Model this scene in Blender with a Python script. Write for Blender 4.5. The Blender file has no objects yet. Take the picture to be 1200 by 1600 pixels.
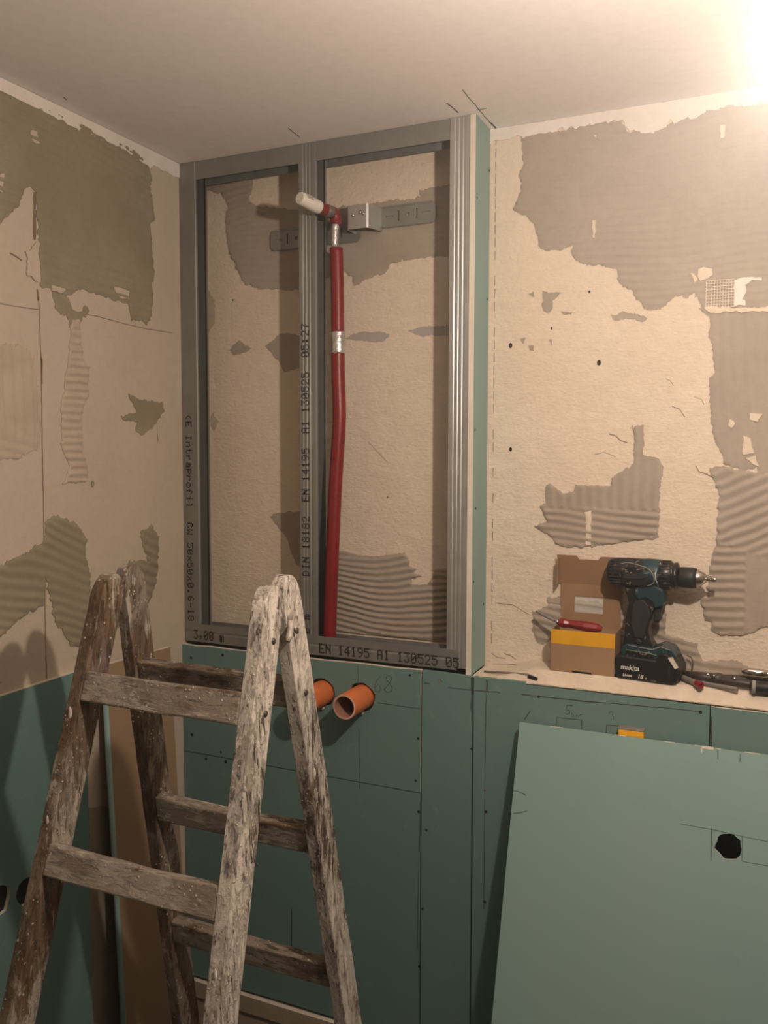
import bpy, bmesh, math, random
import numpy as np
from mathutils import Vector, Matrix, noise
from mathutils.geometry import delaunay_2d_cdt
random.seed(7)
S = bpy.context.scene
COL = S.collection
# ---------------------------------------------------------------- camera, light, exposure
# metres: x right along the back wall (0 = left wall), y into the back wall (0 = front of the metal frame), z up
CF, CX, CY, CZ, YAW, PIT, ROL = 1355.77, 1.37012, -1.78, 1.73696, 0.42831, -0.06629, 0.00205
D = 0.10            # back wall plane
CE = 2.45           # ceiling
FR = -0.0125        # face of the lower boards
cy_, sy_, cp_, sp_ = math.cos(YAW), math.sin(YAW), math.cos(PIT), math.sin(PIT)
Fv = np.array([-sy_*cp_, cy_*cp_, sp_]); Rv = np.array([cy_, sy_, 0.0]); Uv = np.cross(Rv, Fv)
c_, s_ = math.cos(ROL), math.sin(ROL)
Rv, Uv = c_*Rv+s_*Uv, -s_*Rv+c_*Uv
C0 = np.array([CX, CY, CZ])
def U(x, y, axis, val):
    """point of the real plane (axis = val) that the photograph shows at pixel x, y of 1200x1600"""
    d = Fv+Rv*(x-600)/CF-Uv*(y-800)/CF
    t = (val-C0[axis])/d[axis]
    return C0+t*d
cam = bpy.data.cameras.new('camera'); co = bpy.data.objects.new('camera', cam); COL.objects.link(co)
M = Matrix(((Rv[0], Uv[0], -Fv[0], CX), (Rv[1], Uv[1], -Fv[1], CY), (Rv[2], Uv[2], -Fv[2], CZ), (0, 0, 0, 1)))
co.matrix_world = M
cam.sensor_fit = 'VERTICAL'; cam.sensor_height = 36.0; cam.lens = 36.0*CF/1600.0; cam.clip_start = 0.02
S.camera = co
w = bpy.data.worlds.new('world'); S.world = w; w.use_nodes = True
w.node_tree.nodes['Background'].inputs[0].default_value = (0.02, 0.018, 0.016, 1)
w.node_tree.nodes['Background'].inputs[1].default_value = 1.0
# thin scatter volume added to the air to imitate lens bloom round the bulb
wv_ = w.node_tree.nodes.new('ShaderNodeVolumeScatter'); wv_.inputs['Density'].default_value = 0.032; wv_.inputs['Anisotropy'].default_value = 0.75
wv_.inputs['Color'].default_value = (1, 1, 1, 1); w.node_tree.links.new(wv_.outputs[0], w.node_tree.nodes['World Output'].inputs['Volume'])
LAMP = Vector((1.385, -0.90, 2.10))
ld = bpy.data.lights.new('bulb_light', 'POINT'); ld.energy = 38.0; ld.color = (1.0, 0.82, 0.675); ld.shadow_soft_size = 0.022
lo = bpy.data.objects.new('bulb_light', ld); lo.location = LAMP; COL.objects.link(lo)
S.view_settings.view_transform = 'Standard'; S.view_settings.look = 'None'
S.view_settings.gamma = 1.0; S.view_settings.exposure = 0.0
try: S.view_settings.use_curve_mapping = False
except Exception: pass

# ---------------------------------------------------------------- materials
def new_mat(name):
    m = bpy.data.materials.new(name); m.use_nodes = True
    nt = m.node_tree; b = nt.nodes['Principled BSDF']
    return m, nt, b
def N(nt, t, **k):
    n = nt.nodes.new(t)
    for a, v in k.items():
        if a in n.inputs.keys() if hasattr(n.inputs, 'keys') else False: n.inputs[a].default_value = v
        else: setattr(n, a, v)
    return n
def coords(nt, scale=(1, 1, 1), loc=(0, 0, 0)):
    tc = nt.nodes.new('ShaderNodeTexCoord'); mp = nt.nodes.new('ShaderNodeMapping')
    mp.inputs['Scale'].default_value = scale; mp.inputs['Location'].default_value = loc
    nt.links.new(tc.outputs['Object'], mp.inputs['Vector']); return mp.outputs['Vector']
def noise_n(nt, vec, scale, detail=4, rough=0.55, dist=0.0):
    n = nt.nodes.new('ShaderNodeTexNoise'); nt.links.new(vec, n.inputs['Vector'])
    n.inputs['Scale'].default_value = scale; n.inputs['Detail'].default_value = detail
    n.inputs['Roughness'].default_value = rough; n.inputs['Distortion'].default_value = dist
    return n.outputs['Fac']
def ramp(nt, fac, stops):
    r = nt.nodes.new('ShaderNodeValToRGB'); nt.links.new(fac, r.inputs['Fac'])
    e = r.color_ramp.elements
    while len(e) < len(stops): e.new(0.5)
    for i, (p, c) in enumerate(stops):
        e[i].position = p
        e[i].color = (c, c, c, 1) if not hasattr(c, '__len__') else (*c, 1)
    return r.outputs['Color']
def mix(nt, fac, a, b):
    m = nt.nodes.new('ShaderNodeMix'); m.data_type = 'RGBA'
    if isinstance(fac, float): m.inputs[0].default_value = fac
    else: nt.links.new(fac, m.inputs[0])
    for s, v in ((6, a), (7, b)):
        if hasattr(v, 'links'): nt.links.new(v, m.inputs[s])
        else: m.inputs[s].default_value = (*v, 1)
    return m.outputs[2]
def bump(nt, b, h, strength=0.3, dist=0.002):
    n = nt.nodes.new('ShaderNodeBump'); n.inputs['Strength'].default_value = strength; n.inputs['Distance'].default_value = dist
    nt.links.new(h, n.inputs['Height']); nt.links.new(n.outputs[0], b.inputs['Normal']); return n
def add_h(nt, a, b, k):
    m = nt.nodes.new('ShaderNodeMath'); m.operation = 'MULTIPLY_ADD'
    nt.links.new(b, m.inputs[0]); m.inputs[1].default_value = k; nt.links.new(a, m.inputs[2]); return m.outputs[0]
def simple(name, col, rough=0.6, metal=0.0, var=0.12, vs=20, bs=0.0, bscale=80, bd=0.002, stretch=(1, 1, 1)):
    m, nt, b = new_mat(name); v = coords(nt, stretch)
    f = ramp(nt, noise_n(nt, v, vs), [(0.3, 0.0), (0.7, 1.0)])
    lo_, hi = tuple(c*(1-var) for c in col), tuple(min(1, c*(1+var)) for c in col)
    nt.links.new(mix(nt, f, lo_, hi), b.inputs['Base Color'])
    b.inputs['Roughness'].default_value = rough; b.inputs['Metallic'].default_value = metal
    if bs > 0: bump(nt, b, noise_n(nt, v, bscale, 5), bs, bd)
    return m
def plaster(name, col, col2, s1=2.2, bs=0.5, rough=0.92, bscale=70, trowel=0.0):
    m, nt, b = new_mat(name); v = coords(nt)
    f = ramp(nt, noise_n(nt, v, s1, 6, 0.6, 0.3), [(0.35, 0.0), (0.65, 1.0)])
    c = mix(nt, f, col, col2)
    f2 = ramp(nt, noise_n(nt, v, 45, 5, 0.7), [(0.42, 0.0), (0.7, 1.0)])
    m1 = nt.nodes.new('ShaderNodeMath'); m1.operation = 'MULTIPLY'; nt.links.new(f2, m1.inputs[0]); m1.inputs[1].default_value = 0.22
    c = mix(nt, m1.outputs[0], c, tuple(x*0.72 for x in col))
    nt.links.new(c, b.inputs['Base Color']); b.inputs['Roughness'].default_value = rough
    h = noise_n(nt, v, bscale, 8, 0.6)
    h = add_h(nt, h, noise_n(nt, coords(nt, (1, 1, 1.5)), 14, 3, 0.5, 0.3), 1.6*trowel+0.4)
    vv = coords(nt, (1, 1, 3.5)); h = add_h(nt, h, noise_n(nt, vv, 60, 3, 0.5, 0.6), 0.5)
    bump(nt, b, h, bs, 0.0035)
    return m
MT = {}
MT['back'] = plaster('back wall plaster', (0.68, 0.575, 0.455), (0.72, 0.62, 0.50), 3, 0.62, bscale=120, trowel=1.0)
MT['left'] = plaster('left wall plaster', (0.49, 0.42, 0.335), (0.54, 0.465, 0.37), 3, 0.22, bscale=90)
MT['other'] = plaster('far wall plaster', (0.30, 0.25, 0.20), (0.33, 0.28, 0.22), 3, 0.3)
MT['ceil'] = plaster('ceiling paint', (0.84, 0.79, 0.77), (0.86, 0.81, 0.78), 1.6, 0.05, 0.9)
MT['floor'] = plaster('screed', (0.12, 0.11, 0.10), (0.15, 0.135, 0.12), 3, 0.3)
MT['white'] = plaster('white filler', (0.78, 0.73, 0.68), (0.70, 0.65, 0.59), 9, 0.35)
MT['beige'] = plaster('pale plaster patch', (0.66, 0.56, 0.44), (0.70, 0.60, 0.47), 9, 0.3)
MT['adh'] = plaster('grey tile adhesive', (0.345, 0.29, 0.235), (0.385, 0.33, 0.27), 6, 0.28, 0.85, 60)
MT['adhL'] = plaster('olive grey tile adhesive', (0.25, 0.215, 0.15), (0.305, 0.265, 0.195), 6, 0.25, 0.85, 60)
MT['adhF'] = plaster('faint adhesive residue', (0.44, 0.375, 0.285), (0.50, 0.43, 0.33), 14, 0.25, 0.9, 60)
MT['smear'] = plaster('violet grey smear', (0.42, 0.38, 0.36), (0.38, 0.34, 0.31), 14, 0.25)
MT['mortar'] = plaster('ledge mortar', (0.70, 0.61, 0.50), (0.62, 0.52, 0.41), 12, 0.7, bscale=50, trowel=0.8)
MT['crk'] = simple('crack line', (0.20, 0.155, 0.11), 0.95)
MT['core'] = simple('dark joint', (0.05, 0.045, 0.04), 0.95)
MT['gyps'] = plaster('gypsum core', (0.72, 0.66, 0.57), (0.66, 0.60, 0.50), 20, 0.3)
def board_mat(name, col, col2):
    m, nt, b = new_mat(name); v = coords(nt)
    f = ramp(nt, noise_n(nt, v, 2.5, 5, 0.6, 0.5), [(0.3, 0.0), (0.7, 1.0)])
    c = mix(nt, f, col, col2)
    f2 = ramp(nt, noise_n(nt, v, 17, 4, 0.6, 1.0), [(0.60, 0.0), (0.78, 0.35)])
    c = mix(nt, f2, c, (0.28, 0.36, 0.33))
    f3 = ramp(nt, noise_n(nt, v, 7, 4, 0.7, 0.4), [(0.62, 0.0), (0.8, 0.3)])
    c = mix(nt, f3, c, tuple(x*0.7 for x in col))
    nt.links.new(c, b.inputs['Base Color']); b.inputs['Roughness'].default_value = 0.62
    h = noise_n(nt, v, 260, 3); bump(nt, b, h, 0.10, 0.001); return m
MT['green'] = board_mat('green board paper', (0.125, 0.228, 0.215), (0.150, 0.250, 0.230))
MT['greenR'] = board_mat('pale green board paper', (0.205, 0.338, 0.325), (0.240, 0.352, 0.320))
MT['raw'] = plaster('raw strip', (0.34, 0.285, 0.215), (0.40, 0.335, 0.25), 9, 0.35)
MT['brown'] = simple('brown board paper', (0.30, 0.205, 0.125), 0.85, var=0.10, vs=3, bs=0.08, bscale=200)
MT['pencil'] = simple('pencil lead', (0.05, 0.055, 0.055), 0.6)
MT['pencilF'] = simple('faint pencil', (0.06, 0.095, 0.09), 0.6)
MT['black'] = simple('black hole', (0.008, 0.008, 0.008), 0.9)
MT['ink'] = simple('stamped ink', (0.022, 0.022, 0.02), 0.6)
def metal_mat(name, col, rough):
    m, nt, b = new_mat(name); v = coords(nt)
    vo = nt.nodes.new('ShaderNodeTexVoronoi'); nt.links.new(v, vo.inputs['Vector']); vo.inputs['Scale'].default_value = 55
    f = ramp(nt, noise_n(nt, v, 9, 5, 0.7), [(0.3, 0.0), (0.7, 1.0)])
    c = mix(nt, f, tuple(x*0.82 for x in col), col)
    nt.links.new(c, b.inputs['Base Color']); b.inputs['Metallic'].default_value = 0.75
    nt.links.new(ramp(nt, noise_n(nt, v, 40, 3), [(0.2, rough-0.08), (0.8, rough+0.1)]), b.inputs['Roughness'])
    bump(nt, b, noise_n(nt, v, 90, 3), 0.05, 0.001); return m
MT['zinc'] = metal_mat('galvanised steel', (0.34, 0.35, 0.33), 0.55)
MT['zinc2'] = metal_mat('bright galvanised steel', (0.55, 0.56, 0.54), 0.40)
MT['steel'] = simple('bright steel', (0.62, 0.60, 0.57), 0.22, 1.0, 0.1)
MT['orange'] = simple('orange pipe plastic', (0.60, 0.165, 0.05), 0.45, var=0.12, vs=30, bs=0.1, bscale=60)
MT['orangeIn'] = simple('dusty pipe inside', (0.36, 0.17, 0.12), 0.8, var=0.2)
MT['lip'] = simple('sawn pipe edge', (0.72, 0.40, 0.30), 0.8, var=0.15)
MT['red'] = simple('red pipe insulation', (0.20, 0.011, 0.014), 0.38, var=0.15, vs=60, bs=0.25, bscale=160)
MT['tape'] = simple('silver tape', (0.60, 0.59, 0.58), 0.28, 0.7, 0.2, 60, 0.9, 60, 0.004)
MT['gtape'] = simple('grey tape', (0.16, 0.12, 0.115), 0.5, 0.0, 0.2, 60, 0.5, 90)
MT['cap'] = simple('white plastic cap', (0.74, 0.70, 0.63), 0.45, var=0.08, bs=0.2, bscale=60)
MT['card'] = simple('cardboard', (0.33, 0.205, 0.115), 0.85, var=0.08, vs=12, bs=0.08, bscale=200)
MT['cardin'] = simple('cardboard inside', (0.29, 0.175, 0.095), 0.85, var=0.08, vs=12)
MT['yellow'] = simple('yellow print', (0.72, 0.36, 0.012), 0.6, var=0.08)
mm_, nt_, bb_ = new_mat('clear film'); bb_.inputs['Base Color'].default_value = (0.9, 0.88, 0.84, 1); bb_.inputs['Alpha'].default_value = 0.22; bb_.inputs['Roughness'].default_value = 0.15; MT['film'] = mm_
MT['wool'] = simple('window liner', (0.60, 0.54, 0.46), 0.3, var=0.15)
MT['rub'] = simple('black rubber', (0.018, 0.018, 0.018), 0.55, var=0.3, bs=0.3, bscale=90)
def dusty(name, col, dust, amt, rough=0.45):
    m, nt, b = new_mat(name); v = coords(nt)
    f = ramp(nt, noise_n(nt, v, 70, 6, 0.7, 0.8), [(1-amt, 0.0), (min(1.0, 1-amt+0.10), 1.0)])
    nt.links.new(mix(nt, f, col, dust), b.inputs['Base Color'])
    nt.links.new(ramp(nt, f, [(0.0, rough), (1.0, 0.95)]), b.inputs['Roughness']); bump(nt, b, f, 0.3, 0.001); return m
MT['dblack'] = dusty('dusty black plastic', (0.012, 0.0115, 0.011), (0.30, 0.27, 0.22), 0.42, 0.35)
MT['teal'] = dusty('dusty teal plastic', (0.014, 0.042, 0.052), (0.30, 0.30, 0.26), 0.40, 0.35)
MT['batt'] = dusty('battery plastic', (0.010, 0.010, 0.010), (0.06, 0.055, 0.05), 0.35)
MT['print'] = simple('white print', (0.72, 0.70, 0.66), 0.6)
MT['printd'] = simple('grey print', (0.30, 0.29, 0.27), 0.6)
MT['redp'] = simple('red handle plastic', (0.22, 0.02, 0.022), 0.3, var=0.2, vs=40)
MT['greyp'] = simple('grey painted rod', (0.20, 0.175, 0.16), 0.5, var=0.15)
MT['dark'] = dusty('grimy tool steel', (0.045, 0.038, 0.032), (0.24, 0.20, 0.16), 0.36)
MT['chrome'] = simple('chrome', (0.75, 0.73, 0.70), 0.15, 1.0, 0.05)
def wood(name, cover, axis, dirt=0.5, pale=(0.50, 0.45, 0.385), mid=(0.235, 0.195, 0.15)):
    m, nt, b = new_mat(name)
    st = (1, 1, 0.10) if axis == 'z' else (0.10, 1, 1)
    v = coords(nt); vg = coords(nt, st)
    g = noise_n(nt, vg, 130, 5, 0.65, 0.4)
    c = mix(nt, ramp(nt, g, [(0.32, 0.0), (0.68, 1.0)]), (0.060, 0.033, 0.018), (0.21, 0.135, 0.075))
    st2 = (1, 1, 0.38) if axis == 'z' else (0.38, 1, 1)
    big = noise_n(nt, coords(nt, st2, (2, 6, 1)), 7, 3, 0.5, 0.3)
    st3 = (1, 1, 0.22) if axis == 'z' else (0.22, 1, 1)
    def layer(loc, scale, t, wd, dist=0.5, rough=0.70, kb=0.0, st_=None):
        f = noise_n(nt, coords(nt, st_ or st2, loc), scale, 9, rough, dist)
        f = add_h(nt, f, big, kb); t += 0.5*kb
        return ramp(nt, f, [(min(0.97, t), 0.0), (min(0.99, t+wd), 1.0)])
    mk1 = layer((3, 1, 7), 30, 0.60-0.24*dirt, 0.10, kb=0.3)
    c = mix(nt, mk1, c, mid)
    mk2 = layer((0, 0, 0), 26, 0.64-0.24*cover, 0.05, kb=0.6, st_=st3)
    c = mix(nt, mk2, c, tuple(x*0.82 for x in pale))
    mk3 = layer((5, 2, 3), 64, 0.64-0.18*cover, 0.06, 0.3, kb=0.4)
    c = mix(nt, mk3, c, pale)
    mk5 = layer((1, 8, 4), 30, 0.55, 0.10, 0.5)
    c = mix(nt, mk5, c, (0.185, 0.145, 0.14))
    mk4 = layer((9, 4, 2), 90, 0.57-0.035*(cover > 0.6), 0.06, 0.4, 0.78, kb=-0.3, st_=st3)
    c = mix(nt, mk4, c, (0.085, 0.058, 0.045))
    vo = nt.nodes.new('ShaderNodeTexVoronoi'); nt.links.new(v, vo.inputs['Vector']); vo.inputs['Scale'].default_value = 100
    sp = ramp(nt, vo.outputs['Distance'], [(0.14, 1.0), (0.24, 0.0)])
    sm = ramp(nt, noise_n(nt, v, 26, 4), [(0.50, 0.0), (0.56, 1.0)])
    mm = nt.nodes.new('ShaderNodeMath'); mm.operation = 'MULTIPLY'; nt.links.new(sp, mm.inputs[0]); nt.links.new(sm, mm.inputs[1])
    c = mix(nt, mm.outputs[0], c, (0.68, 0.62, 0.54))
    nt.links.new(c, b.inputs['Base Color']); b.inputs['Roughness'].default_value = 0.72
    h = add_h(nt, g, mk2, 1.4); h = add_h(nt, h, mk3, 1.2); h = add_h(nt, h, mm.outputs[0], 1.8); h = add_h(nt, h, mk4, -1.4); h = add_h(nt, h, noise_n(nt, v, 70, 7, 0.75), 2.2)
    bump(nt, b, h, 0.75, 0.0018); return m
MT['railL'] = wood('splattered brown wood', 0.40, 'z', 0.50, (0.52, 0.455, 0.37), (0.25, 0.19, 0.13))
MT['railR'] = wood('plaster crusted wood', 0.85, 'z', 1.0, (0.68, 0.62, 0.54), (0.37, 0.32, 0.265))
MT['railB'] = wood('smeared brown wood', 0.42, 'z', 0.60, (0.50, 0.44, 0.37), (0.24, 0.20, 0.155))
MT['rung'] = wood('plaster smeared rung wood', 0.42, 'x', 0.85, (0.50, 0.44, 0.36), (0.28, 0.235, 0.18))
MT['crust'] = simple('crusted metal', (0.42, 0.37, 0.32), 0.6, 0.3, 0.3, 60, 0.8, 90)

# ---------------------------------------------------------------- mesh helpers
class MB:
    def __init__(s): s.v = []; s.f = []; s.m = []; s.sm = []
    def add(s, vs, fs, mi=0, smooth=False):
        o = len(s.v); s.v += [tuple(float(c) for c in q) for q in vs]
        for f in fs: s.f.append(tuple(o+i for i in f)); s.m.append(mi); s.sm.append(smooth)
    def box(s, a, b, mi=0):
        (x0, y0, z0), (x1, y1, z1) = a, b
        s.add([(x0,y0,z0),(x1,y0,z0),(x1,y1,z0),(x0,y1,z0),(x0,y0,z1),(x1,y0,z1),(x1,y1,z1),(x0,y1,z1)],
              [(0,3,2,1),(4,5,6,7),(0,1,5,4),(1,2,6,5),(2,3,7,6),(3,0,4,7)], mi)
    def obox(s, o, ex, ey, ez, a, b, mi=0):
        """box from a to b in the frame (o; ex, ey, ez)"""
        m = MB(); m.box(a, b); o, ex, ey, ez = map(np.array, (o, ex, ey, ez))
        s.add([o+ex*q[0]+ey*q[1]+ez*q[2] for q in m.v], m.f, mi)
    def tube(s, pts, r, n=14, mi=0, caps=True, smooth=True):
        pts = [Vector(p) for p in pts]; rs = r if hasattr(r, '__len__') else [r]*len(pts)
        rings = []; up = None
        for i, p in enumerate(pts):
            t = (pts[min(i+1, len(pts)-1)]-pts[max(i-1, 0)]).normalized()
            if up is None: up = t.orthogonal().normalized()
            else: up = (up-t*up.dot(t)).normalized()
            sd = t.cross(up)
            rings.append([p+(up*math.cos(a)+sd*math.sin(a))*rs[i] for a in [2*math.pi*k/n for k in range(n)]])
        vs = [q for r_ in rings for q in r_]
        fs = [(i*n+k, i*n+(k+1) % n, (i+1)*n+(k+1) % n, (i+1)*n+k) for i in range(len(pts)-1) for k in range(n)]
        s.add(vs, fs, mi, smooth)
        if caps:
            o = len(s.v)-len(vs)
            s.f.append(tuple(o+k for k in reversed(range(n)))); s.m.append(mi); s.sm.append(False)
            s.f.append(tuple(o+(len(pts)-1)*n+k for k in range(n))); s.m.append(mi); s.sm.append(False)
    def lathe(s, o, ax, prof, n=28, mi=0, smooth=True, sx=1.0):
        """prof = [(distance along ax, radius)]"""
        o = Vector(o); t = Vector(ax).normalized(); up = Vector((0, 0, 1)) if abs(t.z) < 0.9 else Vector((1, 0, 0))
        up = (up-t*up.dot(t)).normalized(); sd = t.cross(up)
        vs = []; fs = []
        for d, r in prof:
            for k in range(n):
                a = 2*math.pi*k/n; vs.append(o+t*d+up*math.cos(a)*r+sd*math.sin(a)*r*sx)
        for i in range(len(prof)-1):
            for k in range(n): fs.append((i*n+k, i*n+(k+1) % n, (i+1)*n+(k+1) % n, (i+1)*n+k))
        s.add(vs, fs, mi, smooth)
    def build(s, name, mats, parent=None, label=None, bevel=0.0, seg=2, auto=False):
        root = parent
        org = Vector((0, 0, 0))
        p = parent
        while p is not None: org += Vector(p.location); p = p.parent
        me = bpy.data.meshes.new(name)
        me.from_pydata([tuple(Vector(q)-org) for q in s.v], [], s.f)
        if not isinstance(mats, (list, tuple)): mats = [mats]
        for m in mats: me.materials.append(MT[m] if isinstance(m, str) else m)
        me.polygons.foreach_set('material_index', s.m); me.polygons.foreach_set('use_smooth', s.sm)
        bm = bmesh.new(); bm.from_mesh(me); bmesh.ops.recalc_face_normals(bm, faces=bm.faces)
        bm.to_mesh(me); bm.free(); me.update()
        o = bpy.data.objects.new(name, me); COL.objects.link(o)
        if parent is not None: o.parent = parent
        if label: o['label'] = label
        if bevel > 0:
            b = o.modifiers.new('bevel', 'BEVEL'); b.width = bevel; b.segments = seg; b.limit_method = 'ANGLE'; b.angle_limit = 0.6
            if auto: pass
        return o
def thing(name, label, cat, loc, group=None, kind=None):
    o = bpy.data.objects.new(name, None); COL.objects.link(o); o.location = loc; o.empty_display_size = 0.02
    o['label'] = label; o['category'] = cat
    if group: o['group'] = group
    if kind: o['kind'] = kind
    bpy.context.view_layer.update(); return o
def tag(o, label, cat=None, group=None, kind=None):
    o['label'] = label
    if cat: o['category'] = cat
    if group: o['group'] = group
    if kind: o['kind'] = kind
    return o
def inside(P, poly):
    x, y = P[:, 0], P[:, 1]; c = np.zeros(len(P), bool); n = len(poly); j = n-1
    for i in range(n):
        xi, yi = poly[i]; xj, yj = poly[j]
        if yi != yj:
            m = ((yi > y) != (yj > y)) & (x < (xj-xi)*(y-yi)/(yj-yi)+xi); c ^= m
        j = i
    return c
def cdt(loops, extra=()):
    vs = []; es = []
    for L in loops:
        o = len(vs); vs += [Vector(q) for q in L]; es += [(o+i, o+(i+1) % len(L)) for i in range(len(L))]
    vs += [Vector(q) for q in extra]
    V, E_, F_, *_ = delaunay_2d_cdt(vs, es, [], 0, 1e-6)
    V = np.array([(q.x, q.y) for q in V]); F_ = np.array([f for f in F_ if len(f) == 3])
    cen = V[F_].mean(axis=1); ok = np.zeros(len(cen), bool)
    for L in loops: ok ^= inside(cen, np.array(L))
    return V, F_[ok]
def solid(mb, V, F_, front, back, mf=0, ms=1, smooth=False):
    """front(v)->3D, back(v)->3D"""
    n = len(V); vs = [front(q, i) for i, q in enumerate(V)]+[back(q) for q in V]
    mb.add(vs, [tuple(f) for f in F_], mf, smooth)
    o = len(mb.v)-len(vs)
    cnt = {}
    for f in F_:
        for a, b in ((f[0], f[1]), (f[1], f[2]), (f[2], f[0])): cnt[(min(a, b), max(a, b))] = cnt.get((min(a, b), max(a, b)), 0)+1
    for f in F_: mb.f.append(tuple(int(o+n+i) for i in reversed(f))); mb.m.append(ms if ms == mf else mf); mb.sm.append(False)
    for (a, b), c in cnt.items():
        if c == 1:
            if smooth:
                k = len(mb.v); mb.v += [mb.v[o+a], mb.v[o+b], mb.v[o+n+b], mb.v[o+n+a]]; mb.f.append((k, k+1, k+2, k+3))
            else: mb.f.append((o+a, o+b, o+n+b, o+n+a))
            mb.m.append(ms); mb.sm.append(False)
def nz(a, b, c=0.0): return noise.noise(Vector((a, b, c)))
def resample(P, step, jag, seed, scale=60.0, close=True):
    out = []; n = len(P)
    for i in range(n if close else n-1):
        a, b = np.array(P[i], float), np.array(P[(i+1) % n], float); L = np.hypot(*(b-a)); k = max(1, int(L/step))
        for j in range(k): out.append(a+(b-a)*j/k)
    res = []
    for q in out:
        dx = nz(q[0]*scale, q[1]*scale, seed)*jag+nz(q[0]*scale*3.3, q[1]*scale*3.3, seed+5)*jag*0.8
        dy = nz(q[0]*scale, q[1]*scale, seed+9)*jag+nz(q[0]*scale*3.3, q[1]*scale*3.3, seed+15)*jag*0.8
        res.append((q[0]+dx, q[1]+dy))
    return res
# ---- wall pieces: axis 1 = back wall (x, z), axis 0 = left wall (y, z)
def plane2(px, axis, val):
    q = U(px[0], px[1], axis, val); return (q[0], q[2]) if axis == 1 else (q[1], q[2])
def to3(axis, a, b, off, val):
    return (a, val-off, b) if axis == 1 else (val+off, a, b)
_pid = [0]
def patch(name, parent, pix, axis, val, mat, base=0.0015, ridge=None, g=0.006, jag=0.004, clip=None, kind=None):
    _pid[0] += 1; sd = _pid[0]*3.7
    P = [plane2(q, axis, val) for q in pix]
    B = resample(P, 0.0035 if g < 0.005 else 0.005, jag, sd, 70.0)
    A = np.array(B); lo_, hi = A.min(0), A.max(0)
    if clip:
        A[:, 0] = np.clip(A[:, 0], clip[0], clip[1]); A[:, 1] = np.clip(A[:, 1], clip[2], clip[3]); B = [tuple(q) for q in A]
        lo_, hi = A.min(0), A.max(0)
    gx = np.arange(lo_[0], hi[0], g); gy = np.arange(lo_[1], hi[1], g)
    G = np.array([(x+(0.5*g if j % 2 else 0), y) for j, y in enumerate(gy) for x in gx]) if len(gx)*len(gy) else np.zeros((0, 2))
    if len(G):
        G = G[inside(G, A)]
        if len(G):
            d = np.full(len(G), 9.0)
            for q in A: d = np.minimum(d, (G[:, 0]-q[0])**2+(G[:, 1]-q[1])**2)
            G = G[d > (0.5*g)**2]
    V, F_ = cdt([B], [tuple(q) for q in G])
    d = np.full(len(V), 9.0)
    for q in A: d = np.minimum(d, np.hypot(V[:, 0]-q[0], V[:, 1]-q[1]))
    H = []
    for i, (a, b) in enumerate(V):
        f = min(1.0, d[i]/0.004); h = base+nz(a*14, b*14, sd)*base*0.5*f
        if ridge:
            for (ang, per, amp, warp, cond) in ridge:
                if cond and not cond(a, b): continue
                ph = (math.cos(ang)*a+math.sin(ang)*b+warp*nz(a*5, b*5, sd+2))/per
                ph += 0.10*nz(a*30, b*30, sd+4); t = ph-math.floor(ph)
                r = t/0.72 if t < 0.72 else (1-t)/0.28
                h += amp*f*(r*r*(3-2*r))*(0.65+0.7*nz(a*9, b*9, sd+7)+0.2)
                break
        H.append(max(h, 0.0004))
    mb = MB()
    solid(mb, V, F_, lambda q, i: to3(axis, q[0], q[1], H[i], val), lambda q: to3(axis, q[0], q[1], -0.001, val), 0, 0, True)
    o = mb.build(name, mat, parent)
    if kind: o['kind'] = kind
    return o
def marks(name, parent, lines, axis, val, wd=0.0012, mat='pencil', wob=0.0006, frame=None, up=0.0004):
    """drawn or cracked lines: thin strips lying on a surface"""
    mb = MB()
    for L in lines:
        w_ = wd
        if isinstance(L, tuple) and isinstance(L[0], float): w_, L = L
        if frame: pts = [frame(q) for q in L]
        else: pts = [U(q[0], q[1], axis, val) for q in L]
        out = []
        for i in range(len(pts)-1):
            k = max(1, int(np.linalg.norm(pts[i+1]-pts[i])/0.012))
            for j in range(k): out.append(pts[i]+(pts[i+1]-pts[i])*j/k)
        out.append(pts[-1]); n = len(out)
        nrm = {0: np.array([1., 0, 0]), 1: np.array([0, -1., 0]), 2: np.array([0, 0, -1.]), 3: None}[axis]
        if nrm is None: nrm = np.array(val)
        vs = []
        for i, q in enumerate(out):
            t = out[min(i+1, n-1)]-out[max(i-1, 0)]; t = t/(np.linalg.norm(t)+1e-9); s_ = np.cross(nrm, t)
            o_ = s_*wob*nz(q[0]*90+q[1]*50, q[2]*90, 3)*2; ww = w_*0.5*(1+0.6*nz(q[0]*150+q[1]*70, q[2]*150, 8))
            for sg in (-1, 1): vs.append(q+o_+s_*ww*sg+nrm*up)
            for sg in (-1, 1): vs.append(q+o_+s_*ww*sg-nrm*0.0003)
        fs = []
        for i in range(n-1):
            a = 4*i; fs += [(a, a+1, a+5, a+4), (a, a+4, a+6, a+2), (a+1, a+3, a+7, a+5)]
        mb.add(vs, fs)
    o = mb.build(name, mat, parent)
    if len(lines) > 1: o['kind'] = 'stuff'
    return o
def dots(name, parent, pix, axis, val, r, mat, out=0.0006):
    for q in pix:
        p = U(q[0], q[1], axis, val); mb = MB()
        nrm = {0: (1, 0, 0), 1: (0, -1, 0)}[axis]; rr = r*random.uniform(0.85, 1.2)
        mb.lathe(p, nrm, [(-0.0004, rr*1.1), (out*0.6, rr), (out, rr*0.8), (out*0.4, rr*0.5), (out*0.3, 0)], 10, 0, False)
        mb.build(name, mat, parent)

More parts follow.
